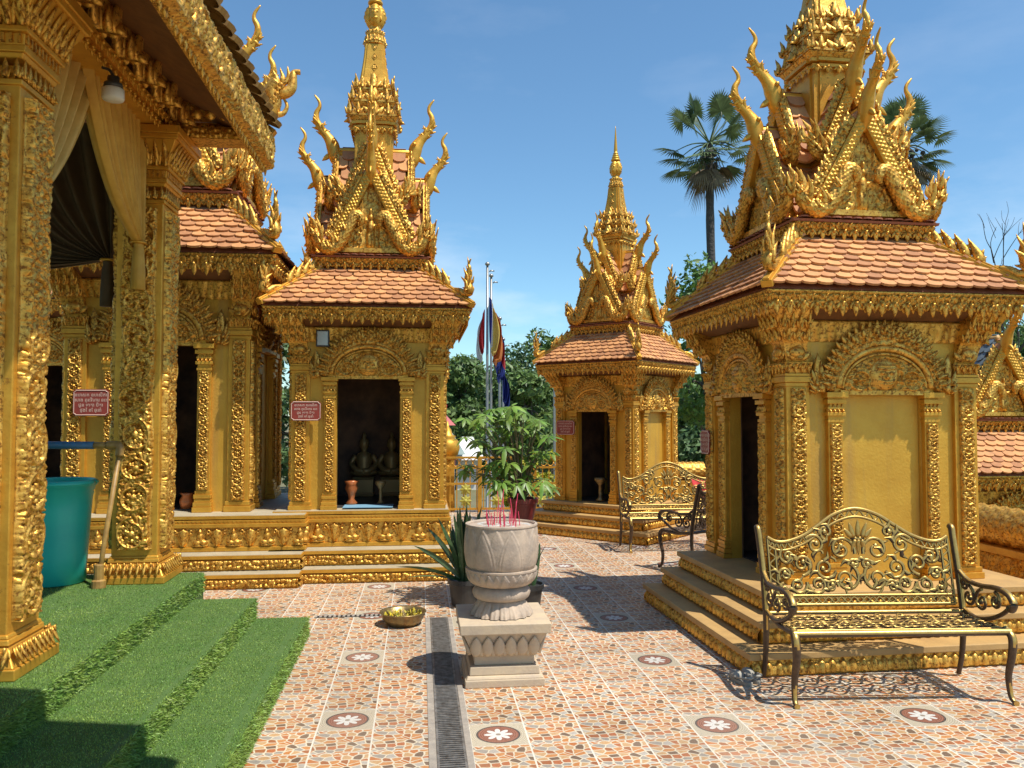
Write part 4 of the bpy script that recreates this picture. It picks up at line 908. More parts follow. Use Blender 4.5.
# ---------------------------------------------------------------- curtains, lamps, pipe, bin, signs
def drape(name, m, A, Bp, tie, label, pleats, depth, nrm, sag=.25, tw=.06, tassel=True, grp='curtains of the hall', lowlen=.35):
    """cloth hung from the line A-Bp and gathered at the tie point"""
    A, Bp, tie, nrm = (np.asarray(a, float) for a in (A, Bp, tie, nrm)); r = thing(name, label, 'curtain', tuple(tie), 0, grp)
    s = np.linspace(0, 1, 90)[:, None]; t = np.linspace(0, 1, 40)[None]
    top = A+(Bp-A)*s[..., None]; g = t[..., None]; e = (t**1.15)[..., None]
    P = top*(1-e)+(tie+(Bp-A)/np.linalg.norm(Bp-A)*((s-.5)*tw)[..., None])*e
    far = np.linalg.norm(top-tie, axis=2)/np.max(np.linalg.norm(top-tie, axis=2))
    P = P-np.array((0, 0, 1))*(sag*np.sin(np.pi*t)*far**1.5)[..., None]
    wv = np.sin(s*np.pi*2*pleats+.6*np.sin(s*9))*depth*1.7*(1-.55*t)+.25*depth*np.sin(s*np.pi*4.6*pleats)
    P = P+wv[..., None]*nrm
    mb = MB().add(gridmesh(P-tie), smooth=True); mb.build('cloth', m, r)
    if tassel:
        mb = MB(); k = 14; mb.add(lathe([(.018, .02), (.034, .012), (.036, -.02), (.030, -.03), (.036, -.06), (.046, -lowlen*.6), (.048, -lowlen)], 28, lambda th, kk: 1+.10*np.cos(k*th)*(kk > 2)), smooth=True); mb.build('tassel', m, r)
        mb = MB(); mb.add(tube(np.array([(.05*math.cos(a), .05*math.sin(a), .0) for a in np.linspace(0, 6.283, 16)]), .012, 6), smooth=True); mb.build('tie_cord', 'gold', r)
    return r
cx = HX-.04
drape('curtain', 'sheer', (cx, 4.30, 3.92), (cx, 5.60, 3.92), (cx, 4.50, 2.72), 'pale gold curtain gathered back against the nearest pillar', 9, .035, (1, 0, 0), sag=.18)
drape('curtain', 'curtain', (cx+.04, 5.22, 3.94), (cx+.04, 6.34, 3.92), (cx+.06, 6.27, 2.98), 'bright gold curtain with tassel tied to the pillar beside the bin', 10, .040, (1, 0, 0), sag=.22)
drape('curtain', 'backlitcur', (-4.6, 6.58, 3.96), (-2.32, 6.58, 3.96), (-2.42, 6.58, 2.90), 'backlit curtain, coloured dark for its shade, hung across the shaded back opening of the hall', 11, .04, (0, 1, 0), sag=.55, lowlen=.36)

lamp = thing('ceiling_lamp', 'small white shaded lamp hung under the gold hall beam', 'lamp', (HX+.245, 5.10, 3.72)); lamp.scale = (.75, .75, .75)
MB().add(lathe([(.03, .05), (.045, .045), (.045, 0), (.07, -.01), (.075, -.05)], 20), smooth=True).build('fitting', 'lampdark', lamp)
MB().add(lathe([(.072, -.05), (.085, -.06), (.085, -.13), (.078, -.145), (.02, -.15)], 24), smooth=True).build('shade', 'lamp', lamp)
MB().add(tube(catmull([(0, 0, .05), (-.03, 0, .10), (-.09, 0, .12)], 5), .012, 8), smooth=True).build('bracket', 'lampdark', lamp)

bn = thing('plastic_bin', 'turquoise plastic bin behind the nearest pillar on the turf', 'bin', (-2.69, 6.42, .452))
prof = [(.19, 0), (.205, .01), (.215, .20), (.235, .55), (.245, .68), (.252, .685), (.254, .715), (.268, .72), (.270, .755), (.255, .765), (.240, .755), (.20, .02)]
MB().add(lathe(prof, 40, lambda th, k: 1+.006*np.cos(th*10)*((k > 0) & (k < 5))), smooth=True).build('body', 'teal', bn)
MB().add(tube(np.array([(.262*math.cos(a), .262*math.sin(a), .742) for a in np.linspace(0, 6.283, 40)]), .016, 8), smooth=True).build('rim', 'teal', bn)
for s in (0.9, 4.04): MB().add(tube(catmull([(.25*math.cos(s+a), .25*math.sin(s+a), .66-.05*math.cos(a*8)) for a in np.linspace(-.2, .2, 5)], 4), .012, 6), smooth=True).build('handle', 'teal', bn)

pp = thing('water_pipe', 'gold painted water pipe with blue hose end against the pillar beside the bin', 'pipe', (-2.30, 6.20, .452))
a = np.array((-2.30, 6.20, .452))
el_ = np.array((-2.19, 6.25, 1.475))
MB().add(tube(np.array([(0, 0, 0), (.02, .01, .25), el_-a+np.array((0, 0, -.05))]), .018, 10), smooth=True).build('riser', 'pipegold', pp)
MB().add(tube(catmull([el_-a+np.array(p) for p in ((0, 0, -.08), (0, 0, -.02), (-.02, 0, 0), (-.09, 0, 0))], 5), .031, 10), smooth=True).build('elbow', 'pipegold', pp)
MB().add(tube(np.array([el_-a+np.array((-.05, 0, 0)), el_-a+np.array((-.22, 0, -.0))]), .024, 10), smooth=True).build('arm', 'pipegold', pp)
MB().add(tube(np.array([el_-a+np.array((-.18, 0, 0)), el_-a+np.array((-.70, 0, .005))]), .028, 10), smooth=True).build('hose_end', 'blue', pp)
MB().add(lathe([(.05, 0), (.048, .05), (.034, .06), (.034, .16), (.030, .17)], 12)).build('foot', 'pipegold', pp)

def text_mb(lines, size, gap):
    mb = MB()
    for i, tx in enumerate(lines):
        cu = bpy.data.curves.new('t', 'FONT'); cu.body = tx; cu.size = size; cu.align_x = 'CENTER'; cu.align_y = 'CENTER'; cu.resolution_u = 2
        o = bpy.data.objects.new('t', cu); C.objects.link(o); dg = bpy.context.evaluated_depsgraph_get(); me = bpy.data.meshes.new_from_object(o.evaluated_get(dg))
        V = np.array([v.co for v in me.vertices]) if len(me.vertices) else np.zeros((0, 3))
        if len(V):
            z0 = gap*((len(lines)-1)/2-i); Vn = np.c_[V[:, 0], 0*V[:, 0], V[:, 1]+z0]
            for p in me.polygons: pass
            by = {}
            for p in me.polygons: by.setdefault(len(p.vertices), []).append(list(p.vertices))
            mb.add((Vn, [np.array(f) for f in by.values()]))
        bpy.data.objects.remove(o); bpy.data.curves.remove(cu); bpy.data.meshes.remove(me)
    return mb
KH = ['ឧបាសក ឧបាសិកា', 'សាង ព្រះវិហារ នេះ', 'ជូន មាតា បិតា', 'ថ្ងៃ ខែ ឆ្នាំ']
def plaque(label, loc, rz, w, h):
    r = thing('plaque', label, 'sign', loc, rz, 'red plaques by the shrine doors'); n = .02
    out = [(-w/2+n, -h/2), (w/2-n, -h/2), (w/2-n, -h/2+n*.5), (w/2, -h/2+n), (w/2, h/2-n), (w/2-n, h/2-n*.5), (w/2-n, h/2), (-w/2+n, h/2), (-w/2+n, h/2-n*.5), (-w/2, h/2-n), (-w/2, -h/2+n), (-w/2+n, -h/2+n*.5)]
    MB().add(prism(out, -.012, 0)).build('board', 'plaque', r)
    P = np.array([(x*.94, -.0135, z*.92) for x, z in out+out[:1]]); MB().add(tube(P, .0035, 4)).build('border', 'plaquelet', r)
    t = text_mb(KH, h*.17, h*.19)
    if t.n: MB().merge(t, T_(0, -.0145, 0)).build('lettering', 'plaquelet', r)
    return r
def rotpt(o, rz, x, y): return (o[0]+x*math.cos(rz)-y*math.sin(rz), o[1]+x*math.sin(rz)+y*math.cos(rz))
plaque('red lettered plaque on the pilaster left of the statue shrine door', (-.56-.66, 9.77-PW*1.05-.075, 1.745), 0, .32, .21)
plaque('red lettered plaque on the gold wall behind the turquoise bin', (-3.62+.19, 9.95-PW*1.22-.09, 1.83), 0, .36, .28)
p_ = rotpt((2.94, 11.92), R(-45), -.44, -PW*.845-.085); plaque('small red plaque left of the dark door of the distant shrine', (*p_, 1.52), R(-45), .32, .21)
p_ = rotpt((3.46, 6.56), R(1.9-90), -.69, -PW-.075); plaque('faded plaque on the shaded door side of the large right shrine', (*p_, 1.45), R(1.9-90), .20, .22)

fl = thing('floodlight', 'small square floodlight under the eave left of the statue shrine door', 'floodlight', (-1.05, 9.77-PW*1.05-.005, 2.53))
MB().add(box(-.07, .07, -.075, -.035, -.09, .09)).build('housing', 'lampdark', fl, .006); MB().add(box(-.055, .055, -.080, -.0755, -.075, .075)).build('glass', 'glass', fl)
MB().add(box(-.02, .02, -.035, .0, -.02, .02)).build('bracket', 'lampdark', fl)

# ---------------------------------------------------------------- drain, urn, bowl, plants
dr = thing('drain_grate', 'long steel drain grate set in concrete beside the stone urn pedestal', 'drain', (.165, 5.2, 0))
mb = MB(); mb.add(box(-.115, -.075, -3.2, 1.68, -.01, .006)); mb.add(box(.072, .107, -3.2, 1.68, -.01, .006)); mb.build('kerb', 'concrete', dr, .003)
MB().add(box(-.075, .072, -3.2, 1.68, -.012, .0035)).build('channel', 'void', dr)
mb = MB(); 
for i in range(190):
    y = -3.18+i*.0256; mb.add(box(-.066, .064, y, y+.0110, .004, .0085))
mb.add(box(-.074, -.062, -3.2, 1.68, .0038, .0088)); mb.add(box(.06, .071, -3.2, 1.68, .0038, .0088)); mb.build('grate', 'steel', dr)
d2 = thing('drain_grate', 'narrow slotted drain crossing from the turf steps to the brass bowl', 'drain', (-.35, 7.02, 0))
MB().add(box(-.52, .40, -.035, .035, -.01, .0045)).build('channel', 'void', d2)
mb = MB()
for i in range(24): mb.add(box(-.52+i*.0385, -.50+i*.0385, -.033, .033, .0046, .009))
mb.build('grate', 'concrete', d2)

UX, UY = .535, 5.33
pd = thing('pedestal', 'square cream stone pedestal with carved petals under the incense urn', 'pedestal', (UX, UY, 0))
mb = MB(); mb.add(frust(.25, .001, .25, .05)); mb.add(frust(.245, .05, .232, .07)); mb.add(frust(.222, .07, .218, .125)); mb.add(frust(.190, .125, .19, .19)); mb.add(frust(.195, .19, .262, .335)); mb.add(frust(.284, .335, .287, .40)); mb.build('block', 'stone', pd, .006)
mb = MB()
for k in range(4):
    for i in range(6):
        x = (i-2.5)*.079; V, Fq = flame(1, 1, 1, n=8, k=10)
        mb.add((V, Fq), face(k) @ T_(x*.92, -.212, .20) @ RX(.44) @ SC(.082, .045, .132), smooth=True)
        if i < 5: mb.add((V, Fq), face(k) @ T_((x+.0395)*.92, -.205, .195) @ RX(.44) @ SC(.05, .035, .075), smooth=True)
mb.build('petal_band', 'stone', pd)
un = thing('incense_urn', 'round carved stone incense urn standing on the cream pedestal', 'urn', (UX, UY, .40))
def lathe_relief(prof, fn, amp, n=160, m=40):
    p = catmull(prof, 10) if len(prof) > 2 else np.asarray(prof, float); s = np.concatenate(([0], np.cumsum(np.linalg.norm(np.diff(p, axis=0), axis=1)))); s /= s[-1]
    t = np.linspace(0, 1, m); r = np.interp(t, s, p[:, 0]); z = np.interp(t, s, p[:, 1]); th = np.linspace(0, 2*np.pi, n)
    rr = r[None]+fn(th[:, None], t[None])*amp; G = np.stack((rr*np.cos(th)[:, None], rr*np.sin(th)[:, None], z[None]+0*rr), -1); return gridmesh(G)
def petals(nn, inner=.6, ph=0.):
    def f(th, t):
        x = (th*nn/(2*np.pi)+ph) % 1.0-.5; hw = .47*(1-t**2.2); d = hw-np.abs(x); x2 = (th*nn/(2*np.pi)+ph+.5) % 1.0-.5; d2 = .34*(1-t**3)-np.abs(x2)
        a = sst(0, .05, d)*(1-.5*np.exp(-((d-.09)/.03)**2)); b = sst(0, .05, d2)*.5; return np.maximum(a, b)
    return f
mb = MB(); mb.add(lathe_relief([(.185, .005), (.178, .03), (.155, .075), (.145, .10)], lambda th, t: (np.abs(np.sin(th*9))**.6)*(1-t)**.5+.2*np.sin(th*40)*(1-t), .022, 220, 24), smooth=True)
mb.add(lathe_relief([(.145, .10), (.176, .115), (.186, .145), (.178, .172), (.150, .19)], lambda th, t: .5+.5*np.sin(th*60)*np.sin(t*9), .004, 180, 18), smooth=True); mb.build('foot', 'stone2', un)
mb = MB(); mb.add(lathe_relief([(.150, .19), (.185, .205), (.212, .235), (.228, .275), (.230, .29)], petals(14), .012, 260, 30), smooth=True); mb.add(lathe([(.23, .287), (.236, .292), (.236, .302), (.21, .306)], 64)); mb.build('lower_bowl', 'stone2', un)
mb = MB(); mb.add(lathe_relief([(.205, .300), (.222, .33), (.234, .40), (.236, .47), (.232, .575)], petals(8, ph=.28), .010, 260, 50), smooth=True); mb.add(lathe([(.232, .574), (.237, .578), (.236, .588), (.222, .590), (.216, .582), (.214, .56)], 64), smooth=False); mb.build('bowl', 'stone2', un)
G = np.array([[(r*math.cos(a), r*math.sin(a), .568+.010*math.sin(a*3+r*40)*(r < .2)+random.uniform(-.004, .004)) for a in np.linspace(0, 2*np.pi, 40)] for r in np.linspace(.218, .002, 14)]); mb = MB().add(gridmesh(G), smooth=True); mb.build('ash', 'ash', un)
stick = None
for i in range(34):
    a = random.uniform(0, 6.28); r = .13*math.sqrt(random.random()); hh = random.uniform(.05, .13) if i > 5 else random.uniform(.16, .24); ln = (random.uniform(-.03, .03), random.uniform(-.02, .02))
    if stick is None:
        stick = MB().add(tube(np.array([(0, 0, -.01), (0, 0, .1), (0, 0, 1)]), [.0028, .0028, .0024], 6)).build('incense_stick', 'red'); o = stick; tag(o, 'thin red incense stick standing in the ash of the stone urn', 'incense stick', 'incense sticks in the stone urn')
    else: o = stick.copy(); C.objects.link(o)
    o.location = (UX+r*math.cos(a), UY+r*math.sin(a), .966); o.rotation_euler = (ln[1]*5, ln[0]*5, 0); o.scale = (1, 1, hh)

bw = thing('brass_bowl', 'wide brass bowl of offerings lying on the paving beside the drain', 'bowl', (-.13, 6.70, .002))
MB().add(lathe([(.12, .0), (.128, .004), (.165, .05), (.178, .095), (.190, .102), (.188, .108), (.172, .100), (.158, .055), (.12, .02), (.01, .016)], 48), smooth=True).build('basin', 'brass', bw)
mb = MB()
for i in range(150):
    a = random.uniform(0, 6.28); r = .15*math.sqrt(random.random()); s_ = random.uniform(.012, .03)
    mb.add(flame(s_*1.5, s_, .006), T_(r*math.cos(a), r*math.sin(a), random.uniform(.03, .085)) @ RZ(a*3) @ RX(random.uniform(-1.5, 1.5)), smooth=True)
mb = MB().merge(mb, T_(0, 0, 0)); o = mb.build('flower_offering', 'petal'); o.location = (-.13, 6.70, .004); tag(o, 'yellow flower petals and leaves floating in the brass bowl', 'petals', kind='stuff')

def blade_leaf(base, d, length, width, bend, n=9):
    """strap leaf with a folded section"""
    d = np.asarray(d, float); d /= np.linalg.norm(d); side = np.cross(d, (0, 0, 1)); side /= np.linalg.norm(side)+1e-9; rot = random.uniform(0, 3.1); f = np.cross(side, d); side = side*math.cos(rot)+f*math.sin(rot)
    t = np.linspace(0, 1, n); out = np.array((d[0], d[1], 0)); 
    P = np.asarray(base)+np.outer(t*length, d)+np.outer(bend*t**2.2*length, out)-np.outer(.5*abs(bend)*t**3*length, (0, 0, 1))
    w = width*np.sin(np.pi*np.clip(t*.88+.12, 0, 1))**.6*.5; w[-1] = .001; nn = np.cross(side, d)
    G = np.stack((P-np.outer(w, side)+np.outer(w*.35, nn), P, P+np.outer(w, side)+np.outer(w*.35, nn)), 1); return gridmesh(G)
def snake_plant(label, x, y, n, hmin, hmax, seed, extra=()):
    random.seed(seed); r = thing('snake_plant', label, 'potted plant', (x, y, .002))
    MB().add(lathe([(.10, 0), (.112, .01), (.135, .19), (.150, .195), (.150, .235), (.138, .235), (.13, .21), (.01, .205)], 32), smooth=False).build('pot', 'potblack', r)
    mb = MB()
    for i in range(n):
        a = random.uniform(0, 6.28); q = random.uniform(.0, .07); ln = random.uniform(.02, .28)
        mb.add(blade_leaf((q*math.cos(a), q*math.sin(a), .20), (ln*math.cos(a), ln*math.sin(a), 1), random.uniform(hmin, hmax), random.uniform(.035, .055), random.uniform(0, .25)), smooth=True)
    for (dx, dy, dz, L_, w_, bnd) in extra: mb.add(blade_leaf((0, 0, .20), (dx, dy, dz), L_, w_, bnd), smooth=True)
    mb.build('leaves', 'sans', r); return r
snake_plant('dark snake plant in a black pot, long blades spreading left of the urn', .40, 7.32, 40, .40, .74, 3, [(-.7, -.1, .8, .55, .045, .25), (-.95, -.15, .55, .52, .04, .35), (-1, -.2, .35, .42, .035, .3), (-.5, 0, 1, .62, .05, .2), (-.35, -.1, 1, .66, .045, .1), (-.8, .1, .7, .48, .04, .1)])
snake_plant('darker snake plant mostly hidden behind the right side of the urn', .93, 7.05, 16, .36, .60, 8, [(.3, -.2, 1, .45, .04, .2)])

def umbrella_plant(x, y):
    random.seed(12); r = thing('umbrella_plant', 'leafy green umbrella plant in a maroon pot above the incense urn', 'potted plant', (x, y, .002))
    MB().add(lathe([(.12, 0), (.12, .70), (.13, .705), (.13, .73)], 24)).build('stand', 'concrete', r)
    MB().add(lathe([(.085, .731), (.09, .735), (.128, .90), (.140, .905), (.142, .945), (.130, .945), (.12, .91), (.01, .90)], 32)).build('pot', 'potred', r)
    sm, lm = MB(), MB(); V0 = None
    for i in range(104):
        a = random.uniform(0, 6.28); ln = random.uniform(.05, .60); h = random.uniform(.13, .95)-ln*.32; L0 = np.array((-.02, 0, .90)); top = np.array((-.13+ln*math.cos(a)*.72, ln*math.sin(a)*.7, .93+h))
        mid = (L0+top)/2+np.array((0, 0, .08)); P = catmull([L0, mid, top], 5); sm.add(tube(P, np.linspace(.007, .003, len(P)), 5), smooth=True)
        nl = random.randint(6, 8); tilt = np.array((random.uniform(-.35, .35), random.uniform(-.6, .1), 1)); tilt /= np.linalg.norm(tilt); e1 = np.cross(tilt, (1, 0, .1)); e1 /= np.linalg.norm(e1); e2 = np.cross(tilt, e1); ph = random.uniform(0, 6)
        for j in range(nl):
            b = ph+j*6.283/nl; d = e1*math.cos(b)+e2*math.sin(b)+tilt*random.uniform(-.28, .1); Lf = random.uniform(.075, .135)
            side = np.cross(d, tilt); side /= np.linalg.norm(side); t = np.linspace(0, 1, 6); w = Lf*.17*np.sin(np.pi*np.clip(t*.9+.08, 0, 1))**.8; w[-1] = .001
            Pc = top+np.outer(t*Lf+.012, d)-np.outer(t**2*Lf*random.uniform(.2, .75), (0, 0, 1)); G = np.stack((Pc-np.outer(w, side)-np.outer(w*.25, tilt), Pc, Pc+np.outer(w, side)-np.outer(w*.25, tilt)), 1); lm.add(gridmesh(G), smooth=True)
    sm.build('stem', 'stem', r); lm.build('foliage', 'leaf', r)
umbrella_plant(.93, 7.32)

# ---------------------------------------------------------------- cast metal benches
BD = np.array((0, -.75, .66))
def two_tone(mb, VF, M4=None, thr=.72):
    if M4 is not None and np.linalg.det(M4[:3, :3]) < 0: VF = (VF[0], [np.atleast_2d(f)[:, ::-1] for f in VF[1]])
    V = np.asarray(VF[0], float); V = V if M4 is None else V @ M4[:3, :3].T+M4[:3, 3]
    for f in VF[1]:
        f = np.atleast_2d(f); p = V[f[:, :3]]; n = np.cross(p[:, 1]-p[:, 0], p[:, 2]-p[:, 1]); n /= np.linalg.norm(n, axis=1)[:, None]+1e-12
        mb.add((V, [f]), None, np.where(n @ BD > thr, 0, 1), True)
BL = .645
def build_bench(label):
    r = thing('garden_bench', label, 'bench', (0, 0, 0), 0, 'cast metal scrollwork benches')
    mats = ['bronze', 'umber']
    yb = lambda z: .225+.20*(z-.44)
    def bk(P2): return np.c_[P2[:, 0], yb(P2[:, 1]), P2[:, 1]]
    topc = catmull([(-.60, .895), (-.545, .868), (-.47, .868), (-.36, .905), (-.26, .965), (-.14, 1.04), (0, 1.075), (.14, 1.04), (.26, .965), (.36, .905), (.47, .868), (.545, .868), (.60, .895)], 7)
    mb = MB(); 
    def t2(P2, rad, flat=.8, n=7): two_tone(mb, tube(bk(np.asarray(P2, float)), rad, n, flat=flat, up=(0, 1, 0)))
    inner = topc-np.array((0, .052))
    t2(topc, .0135); t2(inner, .009)
    for s in (-1, 1):
        t2([(s*.60, .47), (s*.60, .895)], .009); t2([(s*.553, .53), (s*.553, .825)], .009)
        zz = np.linspace(.49, .86, 40); t2(np.c_[s*(.576+.018*np.sin(zz*80)), zz], .0065)
    t2([(-.60, .475), (.60, .475)], .011); t2([(-.60, .53), (.60, .53)], .010)
    xs = np.linspace(-.59, .59, 150); t2(np.c_[xs, .502+.018*np.sin(xs*75)], .0065); t2(np.c_[xs, .502-.018*np.sin(xs*75)], .005)
    tt = np.linspace(0, 1, len(topc)*2); k = np.interp(tt, np.linspace(0, 1, len(topc)), np.arange(len(topc))); cxy = np.c_[np.interp(k, np.arange(len(topc)), topc[:, 0]), np.interp(k, np.arange(len(topc)), topc[:, 1]-.026)]
    cxy[:, 1] += .017*np.sin(np.arange(len(cxy))*.95); t2(cxy, .0065)
    # scrolls, one half mirrored: centre, outer radius, inner radius, start angle, turns
    sp = [(.10, .635, .095, .02, math.pi*.62, 1.35), (.115, .815, .092, .02, -math.pi*.9, -1.3), (.235, .70, .075, .016, math.pi*1.1, 1.4), (.29, .60, .068, .014, 0, -1.4), (.29, .845, .07, .015, math.pi*.2, 1.3), (.385, .725, .072, .015, -math.pi*.5, -1.4), (.42, .595, .062, .013, math.pi*.9, 1.4), (.475, .775, .058, .012, math.pi*.3, -1.35), (.50, .66, .05, .011, -math.pi*.2, 1.3), (.205, .925, .05, .012, -math.pi*.4, 1.2), (.04, .72, .04, .01, 0, 1.0), (.515, .57, .038, .01, math.pi*.5, -1.2), (.20, .585, .045, .01, math.pi, -1.2)]
    for s in (-1, 1):
        for (cx_, cz_, r0, r1, a0, tr) in sp:
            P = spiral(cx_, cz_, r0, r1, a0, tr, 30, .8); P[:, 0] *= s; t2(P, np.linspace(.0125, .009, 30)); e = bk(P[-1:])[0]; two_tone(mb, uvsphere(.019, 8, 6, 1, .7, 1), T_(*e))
            for q in (3, 8, 14):
                p = bk(P[q:q+1])[0]; two_tone(mb, flame(.07, .034, .022, curl=.02), T_(*p) @ RY(s*(a0+q*.6)))
        for (x0, z0, x1, z1) in ((.10, .53, .14, .60), (.16, .74, .19, .77), (.34, .66, .36, .67), (.24, .79, .27, .82), (.45, .66, .47, .70), (.02, .60, .06, .66), (.42, .82, .45, .83), (.33, .53, .36, .57)): t2([(s*x0, z0), (s*(x0+x1)/2+.01, (z0+z1)/2), (s*x1, z1)], .008)
    for (dx, hh, a) in ((0, .115, 0), (.028, .10, .32), (-.028, .10, -.32), (.045, .075, .7), (-.045, .075, -.7)): mb.add(flame(hh, .038, .03), T_(dx, yb(.9)-.01, .895) @ RY(a), 0, True)
    two_tone(mb, uvsphere(.04, 12, 8, 1.25, .5, .45), T_(0, yb(.89), .885)); 
    for (dx, hh, a) in ((0, .10, 0), (.022, .085, -.3), (-.022, .085, .3)): mb.add(flame(hh, .034, .026), T_(dx, yb(.86)-.008, .878) @ RY(a) @ SC(1, 1, -1), 0, True)
    mb.build('backrest', mats, r)
    for s in (-1, 1):
        mb = MB(); P = catmull([(s*BL, .225, .44), (s*BL, .245, .56), (s*BL, .275, .70), (s*(BL+.003), .325, .88), (s*(BL+.006), .345, .945), (s*(BL+.006), .372, .955)], 6); two_tone(mb, tube(P, np.interp(np.linspace(0, 1, len(P)), [0, .8, 1], [.021, .021, .016]), 10, flat=1.15, up=(0, 1, 0))); mb.build('back_post', mats, r)
        mb = MB(); P = catmull([(s*BL, .272, .69), (s*(BL+.005), .17, .635), (s*(BL+.01), .04, .628), (s*(BL+.012), -.10, .642), (s*(BL+.012), -.21, .630), (s*(BL+.012), -.265, .585), (s*(BL+.012), -.245, .540), (s*(BL+.012), -.215, .555)], 6); two_tone(mb, tube(P, np.interp(np.linspace(0, 1, len(P)), [0, .5, .8, 1], [.017, .023, .024, .016]), 10, flat=.75, up=(0, 0, 1)))
        P = catmull([(s*BL, .22, .445), (s*BL, .08, .42), (s*BL, -.06, .45), (s*BL, -.17, .50), (s*BL, -.235, .545)], 6); two_tone(mb, tube(P, .014, 8))
        def sy(P2, rad): two_tone(mb, tube(np.c_[np.full(len(P2), s*BL), P2], np.linspace(rad, rad*.7, len(P2)), 7, up=(1, 0, 0)))
        for (cy_, cz_, r0, a0, tr) in ((.155, .535, .072, math.pi*.5, 1.3), (.02, .535, .075, math.pi*.5, -1.3), (-.11, .565, .055, math.pi*.5, 1.25), (.20, .60, .04, 0, 1.2)):
            P2 = spiral(cy_, cz_, r0, .014, a0, tr, 26, .8); sy(P2, .011); two_tone(mb, uvsphere(.018, 8, 6), T_(s*BL, *P2[-1]))
        mb.build('armrest', mats, r)
        mb = MB(); P = catmull([(s*.635, -.205, .43), (s*.645, -.262, .385), (s*.640, -.262, .28), (s*.640, -.228, .16), (s*.645, -.235, .05), (s*.648, -.262, .016), (s*.648, -.285, .014)], 6); two_tone(mb, tube(P, np.interp(np.linspace(0, 1, len(P)), [0, .2, .6, .85, 1], [.022, .026, .018, .014, .018]), 10, flat=.9)); mb.build('leg', mats, r)
        mb = MB(); P = catmull([(s*BL, .225, .445), (s*BL, .225, .30), (s*BL, .245, .14), (s*BL, .285, .012)], 6); two_tone(mb, tube(P, np.linspace(.021, .015, len(P)), 10)); mb.build('leg', mats, r)
    mb = MB(); two_tone(mb, tube(np.array([(-.65, -.235, .415), (.65, -.235, .415)]), .024, 12, flat=.9)); two_tone(mb, tube(np.array([(-.65, .205, .432), (.65, .205, .432)]), .014, 8)); two_tone(mb, tube(np.array([(-.65, -.195, .424), (.65, -.195, .424)]), .008, 6))
    for s in (-1, 1): two_tone(mb, tube(np.array([(s*.64, -.24, .415), (s*.64, -.02, .405), (s*.64, .21, .432)]), .016, 8))
    xs = np.linspace(-.63, .63, 170)
    for ph, am, y0 in ((0, .085, .10), (math.pi, .085, .10), (.8, .075, -.09), (.8+math.pi, .075, -.09), (0, .03, .005), (math.pi, .03, .005)):
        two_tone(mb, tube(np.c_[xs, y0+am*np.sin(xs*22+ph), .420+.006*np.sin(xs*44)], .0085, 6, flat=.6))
    for i in range(22):
        x = -.60+i*.0573
        for y in (.10, -.09):
            P2 = spiral(x, y, .045, .01, i*2.1, (1.2 if i % 2 else -1.2), 16); two_tone(mb, tube(np.c_[P2, np.full(16, .422)], .007, 5))
    mb.build('seat', mats, r); return r
b1 = build_bench('brass brown scrollwork bench nearest the camera, before the large right shrine'); b1.location = (2.835, 4.755, .002); b1.rotation_euler.z = R(-4.2)
b2 = copy_tree(b1); b2.location = (3.235, 10.08, .002); b2.rotation_euler.z = 0; b2['label'] = 'brass scrollwork bench facing the camera beside the small distant shrine'
b3 = copy_tree(b1); b3.location = (3.37, 8.92, .002); b3.rotation_euler.z = R(206); b3['label'] = 'brown bench seen from its rear behind the steps of the large right shrine'
# red cloth behind the far bench back
G = np.array([[(3.62+.36*u+.02*math.sin(v*5), 10.08+.335+.02*math.sin(u*9)+.11*v, .60+.26*v*(1-.25*u)) for v in np.linspace(0, 1, 10)] for u in np.linspace(0, 1, 14)])
o = MB().add(gridmesh(G-np.array((3.8, 10.45, .6))), smooth=True).build('red_cloth', 'redcloth'); o.location = (3.8, 10.45, .6); sd_ = o.modifiers.new('thick', 'SOLIDIFY'); sd_.thickness = .006; tag(o, 'bright red cloth hung behind the backrest of the distant bench', 'cloth')
# slippers
sp_ = None
for i, (x, y, a) in enumerate(((2.035, 5.02, .25), (2.12, 5.06, .05))):
    if sp_ is None:
        sp_ = thing('slipper', 'grey rubber slipper of a pair on the paving by the bench leg', 'slipper', (x, y, .002), a, 'pair of grey slippers')
        t = np.linspace(0, 2*np.pi, 24, endpoint=False); P = np.c_[.042*np.cos(t)*(1+.12*np.sin(t)), .105*np.sin(t)]; V = np.concatenate((np.c_[P, 0*t], np.c_[P*1.03, 0*t+.022])); n = 24; j = np.arange(n); k = (j+1) % n
        MB().add((V, [np.c_[j, k, k+n, j+n], j[::-1][None], (j+n)[None]])).build('sole', 'grey', sp_)
        MB().add(uvsphere(.043, 16, 9, 1.0, 1.35, .95), T_(0, .045, .022), smooth=True).build('toe_cap', 'grey', sp_); MB().add(tube(catmull([(-.040, .02, .03), (-.036, -.06, .045), (0, -.098, .05), (.036, -.06, .045), (.040, .02, .03)], 5), .009, 6), smooth=True).build('strap', 'grey', sp_)
    else: q = copy_tree(sp_); q.location = (x, y, .002); q.rotation_euler.z = a

